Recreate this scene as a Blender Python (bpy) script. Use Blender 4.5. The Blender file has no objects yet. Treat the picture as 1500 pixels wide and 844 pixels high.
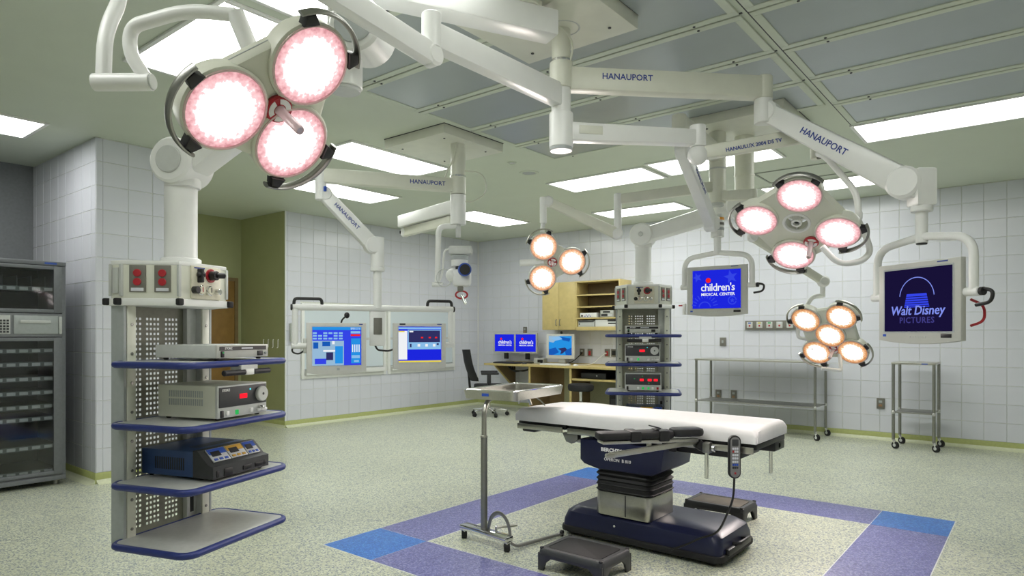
import bpy, bmesh, math, random
from mathutils import Matrix, Vector
random.seed(7)
PI = math.pi
sc = bpy.context.scene
C = sc.collection
V = Vector

# ------------------------------------------------------------------ camera, world, exposure
cd = bpy.data.cameras.new('camera'); cam = bpy.data.objects.new('camera', cd); C.objects.link(cam)
cam.location = (0, 0, 1.3); cam.rotation_euler = (PI/2, 0, 0.6799)
cd.sensor_width = 36; cd.lens = 36*969.24/1500; cd.shift_x = 0.00463; cd.shift_y = 0.0449
cd.clip_start = 0.05; cd.clip_end = 60
sc.camera = cam
wd = bpy.data.worlds.new('world'); sc.world = wd; wd.use_nodes = True
wd.node_tree.nodes['Background'].inputs[0].default_value = (0.6, 0.65, 0.7, 1)
wd.node_tree.nodes['Background'].inputs[1].default_value = 0.05
sc.view_settings.view_transform = 'Standard'; sc.view_settings.look = 'None'
sc.view_settings.gamma = 1; sc.view_settings.use_curve_mapping = False
EXPO = 0.62
sc.view_settings.exposure = EXPO
SCR = 2**-EXPO         # screens keep their own brightness whatever the exposure
TROFFER = 7.0          # strength of the fluorescent ceiling lights
LENS = 5.0             # strength of the surgical light lenses

# ------------------------------------------------------------------ materials
MATS = {}
def mat(name, col, rough=0.5, metal=0.0, noise=0.06, scale=40, bump=0.0, coat=0.0, trans=0.0, spec=0.5):
    if name in MATS: return MATS[name]
    m = bpy.data.materials.new(name); m.use_nodes = True; MATS[name] = m
    nt = m.node_tree; b = nt.nodes['Principled BSDF']
    b.inputs['Roughness'].default_value = rough; b.inputs['Metallic'].default_value = metal
    b.inputs['Coat Weight'].default_value = coat; b.inputs['Transmission Weight'].default_value = trans
    b.inputs['Specular IOR Level'].default_value = spec
    tc = nt.nodes.new('ShaderNodeTexCoord'); n = nt.nodes.new('ShaderNodeTexNoise')
    n.inputs['Scale'].default_value = scale; n.inputs['Detail'].default_value = 3
    nt.links.new(tc.outputs['Object'], n.inputs['Vector'])
    r = nt.nodes.new('ShaderNodeValToRGB')
    r.color_ramp.elements[0].position = .3; r.color_ramp.elements[1].position = .7
    r.color_ramp.elements[0].color = tuple(c*(1-noise) for c in col)+(1,)
    r.color_ramp.elements[1].color = tuple(min(1, c*(1+noise)) for c in col)+(1,)
    nt.links.new(n.outputs['Fac'], r.inputs[0]); nt.links.new(r.outputs[0], b.inputs['Base Color'])
    if bump:
        bp = nt.nodes.new('ShaderNodeBump'); bp.inputs['Strength'].default_value = bump; bp.inputs['Distance'].default_value = .002
        nt.links.new(n.outputs['Fac'], bp.inputs['Height']); nt.links.new(bp.outputs[0], b.inputs['Normal'])
    return m
def emit(name, col, s):
    if name in MATS: return MATS[name]
    m = bpy.data.materials.new(name); m.use_nodes = True; MATS[name] = m
    nt = m.node_tree; nt.nodes.remove(nt.nodes['Principled BSDF'])
    e = nt.nodes.new('ShaderNodeEmission'); e.inputs[0].default_value = tuple(col)+(1,); e.inputs[1].default_value = s
    nt.links.new(e.outputs[0], nt.nodes['Material Output'].inputs[0])
    return m
def speckle(name, base, dark, light, sc1=130, rough=.32):
    m = bpy.data.materials.new(name); m.use_nodes = True; MATS[name] = m
    nt = m.node_tree; b = nt.nodes['Principled BSDF']; b.inputs['Roughness'].default_value = rough
    tc = nt.nodes.new('ShaderNodeTexCoord')
    v = nt.nodes.new('ShaderNodeTexVoronoi'); v.inputs['Scale'].default_value = sc1
    nt.links.new(tc.outputs['Object'], v.inputs['Vector'])
    s = nt.nodes.new('ShaderNodeSeparateColor'); nt.links.new(v.outputs['Color'], s.inputs[0])
    r = nt.nodes.new('ShaderNodeValToRGB'); r.color_ramp.interpolation = 'CONSTANT'
    e = r.color_ramp.elements; e[0].position = 0; e[0].color = dark+(1,); e[1].position = .26; e[1].color = base+(1,)
    k = e.new(.78); k.color = light+(1,)
    nt.links.new(s.outputs[0], r.inputs[0])
    n = nt.nodes.new('ShaderNodeTexNoise'); n.inputs['Scale'].default_value = 1.3; n.inputs['Detail'].default_value = 6
    nt.links.new(tc.outputs['Object'], n.inputs['Vector'])
    mr = nt.nodes.new('ShaderNodeMapRange'); mr.inputs[1].default_value = .3; mr.inputs[2].default_value = .7
    mr.inputs[3].default_value = .93; mr.inputs[4].default_value = 1.05
    nt.links.new(n.outputs['Fac'], mr.inputs[0])
    mx = nt.nodes.new('ShaderNodeMix'); mx.data_type = 'RGBA'; mx.blend_type = 'MULTIPLY'; mx.inputs[0].default_value = 1
    nt.links.new(r.outputs[0], mx.inputs[6]); nt.links.new(mr.outputs[0], mx.inputs[7])
    nt.links.new(mx.outputs[2], b.inputs['Base Color'])
    return m
def lens_mat(name, edge, core, s):
    m = bpy.data.materials.new(name); m.use_nodes = True; MATS[name] = m
    nt = m.node_tree; nt.nodes.remove(nt.nodes['Principled BSDF'])
    tc = nt.nodes.new('ShaderNodeTexCoord'); ln = nt.nodes.new('ShaderNodeVectorMath'); ln.operation = 'LENGTH'
    nt.links.new(tc.outputs['Object'], ln.inputs[0])
    n = nt.nodes.new('ShaderNodeTexNoise'); n.inputs['Scale'].default_value = 75; n.inputs['Detail'].default_value = 2
    nt.links.new(tc.outputs['Object'], n.inputs['Vector'])
    ma = nt.nodes.new('ShaderNodeMath'); ma.operation = 'MULTIPLY_ADD'; ma.inputs[1].default_value = .05; ma.inputs[2].default_value = -.025
    nt.links.new(n.outputs['Fac'], ma.inputs[0])
    ad = nt.nodes.new('ShaderNodeMath'); ad.operation = 'ADD'
    nt.links.new(ln.outputs['Value'], ad.inputs[0]); nt.links.new(ma.outputs[0], ad.inputs[1])
    mr = nt.nodes.new('ShaderNodeMapRange'); mr.inputs[1].default_value = .05; mr.inputs[2].default_value = .104
    nt.links.new(ad.outputs[0], mr.inputs[0])
    r = nt.nodes.new('ShaderNodeValToRGB'); r.color_ramp.elements[0].color = core+(1,); r.color_ramp.elements[1].color = tuple(c*.085 for c in edge)+(1,)
    k = r.color_ramp.elements.new(.30); k.color = tuple(a*.28 for a in core)+(1,)
    k = r.color_ramp.elements.new(.52); k.color = tuple((a*.4+b*.6)*.15 for a, b in zip(core, edge))+(1,)
    nt.links.new(mr.outputs[0], r.inputs[0])
    e = nt.nodes.new('ShaderNodeEmission'); e.inputs[1].default_value = s
    nt.links.new(r.outputs[0], e.inputs[0]); nt.links.new(e.outputs[0], nt.nodes['Material Output'].inputs[0])
    return m

WHITE = mat('white_enamel', (.82, .83, .81), .32, noise=.02, scale=8)
CREAM = mat('cream_enamel', (.72, .73, .63), .38, noise=.03, scale=10)
LGREY = mat('light_grey_enamel', (.56, .58, .56), .42, noise=.03)
MGREY = mat('mid_grey_enamel', (.40, .43, .43), .45, noise=.04)
DGREY = mat('dark_grey_plastic', (.042, .044, .047), .5)
BLACK = mat('black_plastic', (.011, .011, .012), .42)
RUBBER = mat('black_rubber', (.008, .008, .009), .65)
NAVY = mat('navy_bumper', (.02, .035, .19), .42)
NAVYCOVER = mat('navy_cover', (.008, .011, .045), .38)
STEEL = mat('brushed_steel', (.50, .49, .44), .28, 1.0, noise=.05, scale=90)
CHROME = mat('chrome', (.78, .78, .78), .1, 1.0, noise=.01)
DSTEEL = mat('dull_steel', (.31, .31, .29), .38, 1.0, noise=.05)
RED = mat('red_plastic', (.42, .02, .03), .35)
BLUE = mat('blue_plastic', (.03, .09, .45), .35)
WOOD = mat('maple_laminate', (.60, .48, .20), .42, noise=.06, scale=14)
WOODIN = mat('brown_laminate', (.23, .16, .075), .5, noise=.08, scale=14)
SHEET = mat('white_sheet', (.82, .81, .81), .75, noise=.02, scale=20, bump=.15)
CEIL = mat('ceiling_paint', (.64, .69, .585), .6, noise=.015, scale=3)
PANEL = mat('diffuser_sheet', (.41, .455, .465), .28, .2, noise=.02, scale=4)
TILE = mat('glazed_tile', (.69, .705, .77), .2, noise=.015, scale=3)
GROUT = mat('tile_grout', (.69, .71, .65), .8)
OLIVE = mat('olive_wall', (.40, .42, .22), .55, noise=.03, scale=4)  # one flat olive tone for the recess walls
LIME = mat('green_cove_base', (.47, .51, .20), .45)
COVE = mat('pale_cove_strip', (.66, .69, .50), .4)
INK = mat('blue_ink', (.02, .05, .28), .5)
WINK = mat('white_ink', (.85, .85, .85), .5)
LABEL = mat('paper_label', (.66, .68, .72), .6)
ORANGE = mat('orange_label', (.75, .33, .03), .5)
PANE = mat('pale_window_blind', (.66, .74, .79), .12, noise=.01, scale=3)
DOORW = mat('brown_door_veneer', (.30, .17, .05), .45, noise=.12, scale=9)
GLASS = mat('cabinet_glass', (.75, .8, .8), .04, trans=1.0, noise=0)
BEZEL = mat('monitor_bezel', (.50, .51, .47), .42, noise=.02)
BEZELW = mat('beige_bezel', (.64, .64, .60), .42, noise=.02)
CLEAR = mat('clear_handle', (.85, .7, .72), .12, trans=.5, noise=0)
OUTGREY = mat('outlet_steel', (.17, .165, .14), .45)
YELLOWED = mat('cream_plate', (.72, .69, .55), .4)

# ------------------------------------------------------------------ mesh helpers
def shade(bm, ang=38):
    bm.normal_update()
    for f in bm.faces: f.smooth = True
    for e in bm.edges:
        if len(e.link_faces) == 2: e.smooth = e.calc_face_angle(0) < math.radians(ang)
        else: e.smooth = False
WM = {}
def obj(name, bm, m, parent=None, world=False, loc=None):
    if world and parent is not None: bm.transform(WM[parent].inverted())
    if loc is not None: bm.transform(Matrix.Translation(-V(loc)))
    shade(bm)
    me = bpy.data.meshes.new(name); bm.to_mesh(me); bm.free()
    me.materials.append(m)
    o = bpy.data.objects.new(name, me); C.objects.link(o)
    if parent is not None: o.parent = parent
    W_ = WM[parent].copy() if parent is not None else Matrix.Identity(4)
    if loc is not None: o.location = loc; W_ = W_ @ Matrix.Translation(V(loc))
    WM[o] = W_
    return o
def props(o, label=None, cat=None, group=None, kind=None):
    if label: o['label'] = label
    if cat: o['category'] = cat
    if group: o['group'] = group
    if kind: o['kind'] = kind
    return o
def thing(name, label, cat, loc=(0, 0, 0), rz=0.0, group=None, rot=None):
    o = bpy.data.objects.new(name, None); C.objects.link(o); o.empty_display_size = .1
    o.location = loc
    m = Matrix.Translation(V(loc))
    if rot is not None: o.rotation_euler = rot.to_euler(); m = m @ rot.to_4x4()
    else: o.rotation_euler = (0, 0, rz); m = m @ Matrix.Rotation(rz, 4, 'Z')
    WM[o] = m
    return props(o, label, cat, group)
def nb(): return bmesh.new()
def bx(bm, c, s, bev=0.0, M=None, seg=2):
    r = bmesh.ops.create_cube(bm, size=1.0, matrix=Matrix.Translation(V(c)) @ Matrix.Diagonal((s[0], s[1], s[2], 1)))
    vs = r['verts']
    if M is not None: bmesh.ops.transform(bm, matrix=M, verts=vs)
    if bev:
        es = {e for v in vs for e in v.link_edges}
        bmesh.ops.bevel(bm, geom=list(es), offset=min(bev, min(s)*.49), segments=seg, profile=.5, affect='EDGES')
    return bm
def b2(bm, x0, x1, y0, y1, z0, z1, bev=0.0, M=None, seg=2):
    return bx(bm, ((x0+x1)/2, (y0+y1)/2, (z0+z1)/2), (abs(x1-x0), abs(y1-y0), abs(z1-z0)), bev, M, seg)
def frame(o, x, up=(0, 0, 1)):
    x = V(x).normalized(); u = V(up); y = u.cross(x)
    y.normalize(); z = x.cross(y)
    return Matrix(((x.x, y.x, z.x, o[0]), (x.y, y.y, z.y, o[1]), (x.z, y.z, z.z, o[2]), (0, 0, 0, 1)))
def axisM(p, d):
    d = V(d).normalized(); a = V((0, 0, 1)) if abs(d.z) < .95 else V((1, 0, 0))
    x = a.cross(d).normalized(); y = d.cross(x)
    return Matrix(((x.x, y.x, d.x, p[0]), (x.y, y.y, d.y, p[1]), (x.z, y.z, d.z, p[2]), (0, 0, 0, 1)))
def lathe(bm, prof, M=None, n=24):
    rings = []
    for r, z in prof:
        if r < 1e-6: rings.append([bm.verts.new((0, 0, z))])
        else: rings.append([bm.verts.new((r*math.cos(2*PI*i/n), r*math.sin(2*PI*i/n), z)) for i in range(n)])
    nv = [v for r in rings for v in r]
    for a, b in zip(rings, rings[1:]):
        for i in range(n):
            j = (i+1) % n
            if len(a) == 1 and len(b) == 1: continue
            if len(a) == 1: bm.faces.new((a[0], b[j], b[i]))
            elif len(b) == 1: bm.faces.new((a[i], a[j], b[0]))
            else: bm.faces.new((a[i], a[j], b[j], b[i]))
    fs = {f for v in nv for f in v.link_faces}
    bmesh.ops.recalc_face_normals(bm, faces=list(fs))
    if M is not None: bmesh.ops.transform(bm, matrix=M, verts=nv)
    return bm
def cyl(bm, p0, p1, r, r2=None, n=24, bev=.003):
    p0 = V(p0); p1 = V(p1); L = (p1-p0).length; r2 = r if r2 is None else r2
    b = min(bev, r*.3, r2*.3, L*.3)
    return lathe(bm, [(0, 0), (r-b, 0), (r, b), (r2, L-b), (r2-b, L), (0, L)], axisM(p0, p1-p0), n)
def fillet(pts, rad, seg=6):
    pts = [V(p) for p in pts]; out = [pts[0]]
    for a, b, c in zip(pts, pts[1:], pts[2:]):
        u = (a-b); w = (c-b); t = min(rad, u.length*.48, w.length*.48)
        p = b+u.normalized()*t; q = b+w.normalized()*t
        for i in range(seg+1):
            s = i/seg; out.append(p*(1-s)**2+b*2*s*(1-s)+q*s*s)
    out.append(pts[-1]); return out
def tube(bm, pts, r, n=12, closed=False, flat=1.0, r2=None):
    pts = [V(p) for p in pts]; N = len(pts); rings = []; prev = None
    for i, p in enumerate(pts):
        if closed: t = pts[(i+1) % N]-pts[i-1]
        else: t = pts[min(i+1, N-1)]-pts[max(i-1, 0)]
        t.normalize()
        if prev is None:
            a = V((0, 0, 1)) if abs(t.z) < .9 else V((1, 0, 0))
            x = a.cross(t).normalized()
        else: x = (prev-t*prev.dot(t)).normalized()
        prev = x; y = t.cross(x)
        rr = r if r2 is None else r+(r2-r)*i/(N-1)
        rings.append([bm.verts.new(p+x*rr*math.cos(2*PI*k/n)+y*rr*flat*math.sin(2*PI*k/n)) for k in range(n)])
    fs = []
    for i in range(N if closed else N-1):
        a = rings[i]; b = rings[(i+1) % N]
        for k in range(n): fs.append(bm.faces.new((a[k], a[(k+1) % n], b[(k+1) % n], b[k])))
    if not closed: fs.append(bm.faces.new(rings[0][::-1])); fs.append(bm.faces.new(rings[-1]))
    bmesh.ops.recalc_face_normals(bm, faces=fs)
    return bm
def prism(bm, poly, z0, z1, bev=0.0, M=None, seg=2):
    a = [bm.verts.new((p[0], p[1], z0)) for p in poly]; b = [bm.verts.new((p[0], p[1], z1)) for p in poly]
    n = len(poly); fs = [bm.faces.new(a[::-1]), bm.faces.new(b)]
    for i in range(n): fs.append(bm.faces.new((a[i], a[(i+1) % n], b[(i+1) % n], b[i])))
    bmesh.ops.recalc_face_normals(bm, faces=fs)
    if M is not None: bmesh.ops.transform(bm, matrix=M, verts=a+b)
    if bev:
        es = {e for f in (fs[0], fs[1]) for e in f.edges}
        bmesh.ops.bevel(bm, geom=list(es), offset=bev, segments=seg, profile=.5, affect='EDGES')
    return bm
def rrect(x0, x1, y0, y1, r, n=5):
    o = []
    for cx, cy, a0 in ((x1-r, y1-r, 0), (x0+r, y1-r, 90), (x0+r, y0+r, 180), (x1-r, y0+r, 270)):
        for i in range(n+1):
            a = math.radians(a0+90*i/n); o.append((cx+r*math.cos(a), cy+r*math.sin(a)))
    return o
def beam(bm, p0, p1, w0, h0, w1=None, h1=None, bev=.01):
    w1 = w0 if w1 is None else w1; h1 = h0 if h1 is None else h1
    p0 = V(p0); p1 = V(p1); M = frame(p0, p1-p0); L = (p1-p0).length
    vs = [bm.verts.new((x, s*w/2, t*h/2)) for x, w, h in ((0, w0, h0), (L, w1, h1)) for s, t in ((-1, -1), (1, -1), (1, 1), (-1, 1))]
    a, b = vs[:4], vs[4:]; fs = [bm.faces.new(a[::-1]), bm.faces.new(b)]
    for i in range(4): fs.append(bm.faces.new((a[i], a[(i+1) % 4], b[(i+1) % 4], b[i])))
    bmesh.ops.recalc_face_normals(bm, faces=fs)
    bmesh.ops.transform(bm, matrix=M, verts=vs)
    if bev:
        es = {e for f in fs for e in f.edges}
        bmesh.ops.bevel(bm, geom=list(es), offset=bev, segments=2, profile=.5, affect='EDGES')
    return bm
def sphere(bm, c, r, s=(1, 1, 1), n=20):
    bmesh.ops.create_uvsphere(bm, u_segments=n, v_segments=n//2, radius=r, matrix=Matrix.Translation(V(c)) @ Matrix.Diagonal((s[0], s[1], s[2], 1)))
    return bm
def faceM(a, b, z):
    """frame on a vertical face running a->b (left to right seen from outside): X right, Y up, Z outward"""
    a = V((a[0], a[1], z)); b = V((b[0], b[1], z)); x = (b-a).normalized(); y = V((0, 0, 1)); n = x.cross(y); o = (a+b)/2
    return Matrix(((x.x, y.x, n.x, o.x), (x.y, y.y, n.y, o.y), (x.z, y.z, n.z, o.z), (0, 0, 0, 1)))
def text(parent, body, size, M, m, world=False, name='lettering', sx=1.0, shear=0.0, spacing=1.0, bold=0.0, align='CENTER'):
    cu = bpy.data.curves.new('t', 'FONT'); cu.body = body; cu.size = size; cu.align_x = align; cu.align_y = 'CENTER'
    cu.extrude = .0006; cu.resolution_u = 2; cu.shear = shear; cu.space_character = spacing; cu.offset = bold
    t = bpy.data.objects.new('t', cu); C.objects.link(t)
    dg = bpy.context.evaluated_depsgraph_get(); me = bpy.data.meshes.new_from_object(t.evaluated_get(dg))
    C.objects.unlink(t); bpy.data.objects.remove(t)
    me.transform(M @ Matrix.Diagonal((sx, 1, 1, 1)))
    if world and parent is not None: me.transform(WM[parent].inverted())
    me.materials.clear(); me.materials.append(m); me.name = name
    o = bpy.data.objects.new(name, me); C.objects.link(o); o.parent = parent; WM[o] = WM[parent].copy()
    return o
def part(name, m, parent, fn, *a, **k):
    """one shape as one part"""
    w = k.pop('world', False); bm = nb(); fn(bm, *a, **k); return obj(name, bm, m, parent, w)
# ------------------------------------------------------------------ the room
H = 3.01
XL, YB = -8.16, 9.23               # tiled left wall, tiled back wall
XR, YF = 2.2, -2.6                 # the sides behind the camera
FLOORM = speckle('speckled_vinyl', (.56, .58, .44), (.24, .28, .30), (.70, .72, .58))
PURPLE = speckle('purple_vinyl', (.165, .165, .42), (.10, .10, .29), (.28, .28, .52))
BRIGHT = speckle('bright_blue_vinyl', (.03, .17, .60), (.02, .12, .47), (.07, .27, .68))
SEAM = mat('weld_seam_white', (.74, .76, .74), .5)
def struct(name, bm, m, label=None):
    return props(obj(name, bm, m), label, kind='structure')
def sbox(name, x0, x1, y0, y1, z0, z1, m): return struct(name, b2(nb(), x0, x1, y0, y1, z0, z1), m)
floor = sbox('floor', -9.5, XR+.1, YF-.1, YB+.1, -.06, 0, FLOORM)
fx0, fx1, fy0, fy1, fw = -3.445, -.467, 2.46, 5.516, .448
bm = nb()
e = .004
b2(bm, fx0-e, fx1+e, fy0-e, fy0+fw+e, 0, .0008); b2(bm, fx0-e, fx1+e, fy1-fw-e, fy1+e, 0, .0008)
b2(bm, fx0-e, fx0+fw+e, fy0+fw+e, fy1-fw-e, 0, .0008); b2(bm, fx1-fw-e, fx1+e, fy0+fw+e, fy1-fw-e, 0, .0008)
obj('weld_seam', bm, SEAM, floor)
for a0, a1, c0, c1, nm, m in ((fx0, fx0+fw, fy0, fy0+fw, 'corner_inlay', BRIGHT), (fx0, fx0+fw, fy1-fw, fy1, 'corner_inlay', BRIGHT),
        (fx1-fw, fx1, fy0, fy0+fw, 'corner_inlay', BRIGHT), (fx1-fw, fx1, fy1-fw, fy1, 'corner_inlay', BRIGHT),
        (fx0, fx0+fw, fy0+fw, fy1-fw, 'stripe_inlay', PURPLE), (fx1-fw, fx1, fy0+fw, fy1-fw, 'stripe_inlay', PURPLE),
        (fx0+fw, fx1-fw, fy0, fy0+fw, 'stripe_inlay', PURPLE), (fx0+fw, fx1-fw, fy1-fw, fy1, 'stripe_inlay', PURPLE)):
    obj(nm, b2(nb(), a0+.002, a1-.002, c0+.002, c1-.002, 0, .0016), m, floor)
ceiling = sbox('ceiling', -9.5, XR+.1, YF-.1, YB+.1, H, H+.08, CEIL)
wall_back = sbox('wall_back', XL-.1, XR+.1, YB, YB+.1, 0, H, GROUT)
wall_left = sbox('wall_left', -9.43, XL, 5.2, YB, 0, H, OLIVE)
wall_recess = sbox('wall_recess', -9.43, -9.33, 3.05, 5.2, 0, H, OLIVE)
wall_pillar = sbox('wall_pillar', -9.43, -6.38, 2.22, 3.05, 0, H, GROUT)
wall_alcove = sbox('wall_alcove', -8.13, -8.03, YF, 2.22, 0, H, mat('alcove_grey', (.2, .21, .225), .5))  # alcove wall in one flat dark grey
wall_right = sbox('wall_right', XR, XR+.1, YF, YB, 0, H, mat('plain_wall_paint', (.62, .64, .63), .5))
wall_front = sbox('wall_front', -8.13, XR, YF-.1, YF, 0, H, MATS['plain_wall_paint'])

# glazed wall tiles, each its own piece
TS = .2085
def tile_mesh():
    bm = nb(); h = (TS-.003)/2; t = .005; k = .0025
    a = [bm.verts.new((s*h, u*h, 0)) for s, u in ((-1, -1), (1, -1), (1, 1), (-1, 1))]
    b = [bm.verts.new((s*(h-k), u*(h-k), t)) for s, u in ((-1, -1), (1, -1), (1, 1), (-1, 1))]
    bm.faces.new(b)
    for i in range(4): bm.faces.new((a[i], a[(i+1) % 4], b[(i+1) % 4], b[i]))
    me = bpy.data.meshes.new('wall_tile'); bm.to_mesh(me); bm.free(); me.materials.append(TILE); return me
TILEME = tile_mesh()
def tiles(parent, a, b, z0=.092, z1=H-.004, skip=(), limit=300, first=0.0):
    a = V((a[0], a[1], 0)); b = V((b[0], b[1], 0)); L = (b-a).length; FM = faceM(a, b, 0); x = (b-a).normalized()
    lst = []; u = first-TS if first > 0 else 0.0
    while u < L-.02:
        u0 = max(u, 0); u1 = min(u+TS, L); z = z0
        while z < z1-.02:
            zt = min(z+TS, z1)
            if not any(s[0] < (u0+u1)/2 < s[1] and s[2] < (z+zt)/2 < s[3] for s in skip):
                c = a+x*(u0+u1)/2; c.z = (z+zt)/2; lst.append((c, (u1-u0)/TS, (zt-z)/TS))
            z += TS
        u += TS
    lst.sort(key=lambda t: (t[0]-V((0, 0, 1.3))).length)
    rot = FM.to_3x3().to_euler()
    for c, sx, sy in lst[:limit]:
        o = bpy.data.objects.new('wall_tile', TILEME); C.objects.link(o); o.parent = parent
        o.location = c; o.rotation_euler = rot; o.scale = (sx, sy, 1)
    if lst[limit:]:
        bm = nb()
        for c, sx, sy in lst[limit:]:
            M4 = Matrix.Translation(c) @ FM.to_3x3().to_4x4() @ Matrix.Diagonal((sx, sy, 1, 1))
            n0 = len(bm.verts); bm.from_mesh(TILEME); bm.verts.ensure_lookup_table()
            bmesh.ops.transform(bm, matrix=M4, verts=bm.verts[n0:])
        o = obj('wall_tile', bm, TILE, parent); o['kind'] = 'stuff'
tiles(wall_back, (XL, YB), (.12, YB), first=.14)
bm = nb(); b2(bm, XL, XL+.004, 5.2, YB, 0, H); obj('grout_bed', bm, GROUT, wall_left)
WY0, WY1, WZ0, WZ1 = 5.44, 8.58, .66, 1.74
tiles(wall_left, (XL+.004, 5.2), (XL+.004, YB), skip=((WY0-5.2+.02, WY1-5.2-.02, WZ0+.02, WZ1-.02),), first=.03)
tiles(wall_pillar, (-6.38, 2.22), (-6.38, 3.05), first=.05)
tiles(wall_pillar, (-8.03, 2.22), (-6.38, 2.22), first=.1)

def baseboard(name, a, b):
    """green coved base along a wall running a->b with the room on its right-hand normal"""
    FM = faceM(a, b, 0); L = (V(b)-V(a)).length
    o = struct(name, bx(nb(), (0, .046, .005), (L, .092, .012), .002, FM), LIME)
    bm = nb(); pr = [(.011, 0), (.075, 0), (.04, .006), (.022, .016), (.011, .034)]
    va = [bm.verts.new((-L/2, z, n)) for n, z in pr]; vb = [bm.verts.new((L/2, z, n)) for n, z in pr]
    fs = [bm.faces.new(va), bm.faces.new(vb[::-1])]+[bm.faces.new((va[i], vb[i], vb[(i+1) % 5], va[(i+1) % 5])) for i in range(5)]
    bmesh.ops.recalc_face_normals(bm, faces=fs); bm.transform(FM); obj('cove_strip', bm, COVE, o)
baseboard('baseboard_back', (XL, YB), (XR, YB))
baseboard('baseboard_left', (XL, 5.2), (XL, YB))
baseboard('baseboard_recess_side', (-9.33, 5.2), (XL+.01, 5.2))
baseboard('baseboard_pillar', (-6.38, 2.22), (-6.38, 3.05))
baseboard('baseboard_pillar_side', (-8.03, 2.22), (-6.37, 2.22))
baseboard('baseboard_recess', (-9.33, 3.05), (-9.33, 4.1))
# white corner bead on the left wall's near corner
struct('trim_1', b2(nb(), XL-.002, XL+.014, 5.188, 5.2, .09, H), WHITE)
struct('trim_2', b2(nb(), XL+.004, XL+.02, 9.205, 9.222, .09, H), WHITE)

# door in the recess
d1 = struct('door_1', b2(nb(), -9.33, -9.30, 4.2, 5.08, .01, 2.08, .004), DOORW)
bm = nb(); b2(bm, -9.33, -9.285, 5.08, 5.13, 0, 2.13); b2(bm, -9.33, -9.285, 4.15, 4.2, 0, 2.13); b2(bm, -9.33, -9.285, 4.2, 5.08, 2.08, 2.13)
obj('door_frame', bm, WOODIN, d1)

# two viewing windows in the left wall
for k, (a, b) in enumerate(((WY0, 6.99), (7.03, WY1))):
    bm = nb(); t = .05
    b2(bm, XL-.02, XL+.03, a, a+t, WZ0, WZ1, .004); b2(bm, XL-.02, XL+.03, b-t, b, WZ0, WZ1, .004)
    b2(bm, XL-.02, XL+.03, a+t, b-t, WZ0, WZ0+.05, .004); b2(bm, XL-.02, XL+.03, a+t, b-t, WZ1-.05, WZ1, .004)
    w = struct('window_%d' % (k+1), bm, WHITE)
    part('pane', PANE, w, b2, XL-.01, XL+.006, a+t, b-t, WZ0+.05, WZ1-.05)
    part('window_sill', WHITE, w, b2, XL+.006, XL+.07, a+.06, b-.06, WZ0+.052, WZ0+.12, .006)
    part('window_rail', LGREY, w, b2, XL+.006, XL+.018, a+.06, b-.06, 1.21, 1.245, .002)
    part('blind_bottom_bar', MGREY, w, b2, XL+.006, XL+.022, a+.06, b-.06, WZ0+.123, WZ0+.14, .002)

# ceiling: laminar flow sheets and an access hatch
def cpanel(x0, x1, y0, y1):
    p = part('diffuser_panel', PANEL, ceiling, b2, x0+.05, x1-.05, y0+.05, y1-.05, H-.006, H)
    bm = nb(); g = .008
    for q in ((x0+g, x1-g, y0+g, y0+.055), (x0+g, x1-g, y1-.055, y1-g), (x0+g, x0+.055, y0+.055, y1-.055), (x1-.055, x1-g, y0+.055, y1-.055)):
        b2(bm, *q, H-.013, H, .003)
    obj('panel_frame', bm, CEIL, p)
    bm = nb()
    for xx in (x0+.25, (x0+x1)/2, x1-.25):
        for yy in (y0+.03, y1-.03): cyl(bm, (xx, yy, H-.0132), (xx, yy, H-.018), .008, n=8, bev=.001)
    obj('screw', bm, DGREY, p)
    bm = nb(); b2(bm, x0-.004, x1+.004, y0-.004, y0+.008, H-.004, H); b2(bm, x0-.004, x0+.008, y0, y1, H-.004, H)
    obj('joint', bm, DGREY, p)
rows = [2.32, 2.92, 3.52, 4.12, 4.715, 5.33, 5.96]
for i in range(6):
    if i < 5: cpanel(-3.73, -1.245, rows[i], rows[i+1])
    cpanel(-1.215, 1.27, rows[i], rows[i+1])
bm = nb()
for q in ((-2.40, -1.42, 7.13, 7.15), (-2.40, -1.42, 7.68, 7.70), (-2.40, -2.38, 7.15, 7.68), (-1.44, -1.42, 7.15, 7.68)): b2(bm, *q, H-.008, H, .002)
obj('hatch_frame', bm, mat('hatch_shadow_line', (.33, .36, .31), .6), ceiling)

# fluorescent ceiling lights
LITE = emit('fluorescent_diffuser', (.99, 1.0, .955), TROFFER)
def troffer(label, x0, x1, y0, y1):
    t = thing('ceiling_light', label, 'ceiling light', ((x0+x1)/2, (y0+y1)/2, H), group='fluorescent ceiling lights')
    bm = nb(); w = .028; X, Y = (x1-x0)/2, (y1-y0)/2
    for q in ((-X-w, X+w, -Y-w, -Y), (-X-w, X+w, Y, Y+w), (-X-w, -X, -Y, Y), (X, X+w, -Y, Y)): b2(bm, *q, -.016, 0, .003)
    obj('frame', bm, WHITE, t)
    part('diffuser', LITE, t, b2, -X, X, -Y, Y, -.010, -.002)
troffer('ceiling light just left of the small square mount, behind the near surgical light', -5.31, -4.75, 3.69, 4.9)
troffer('ceiling light behind the long two-screen boom arm, over the recess', -6.79, -6.23, 4.35, 5.56)
troffer('small bright ceiling light in the far left corner, beside the arched camera bracket', -6.67, -6.10, 6.83, 8.05)
troffer('ceiling light at far left edge above the supply cabinet', -6.85, -6.28, .6, 1.81)
troffer('large ceiling light at top left behind the big three-lens surgical light', -4.42, -3.25, 1.72, 2.26)
troffer('ceiling light at the very top, cut off behind the big surgical light arm', -3.10, -1.96, 1.72, 2.26)
troffer('added unseen ceiling light of the near row above the right end of the striped square', -1.20, 0.02, 1.72, 2.26)  # added out of view to brighten surfaces that face the camera
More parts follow.
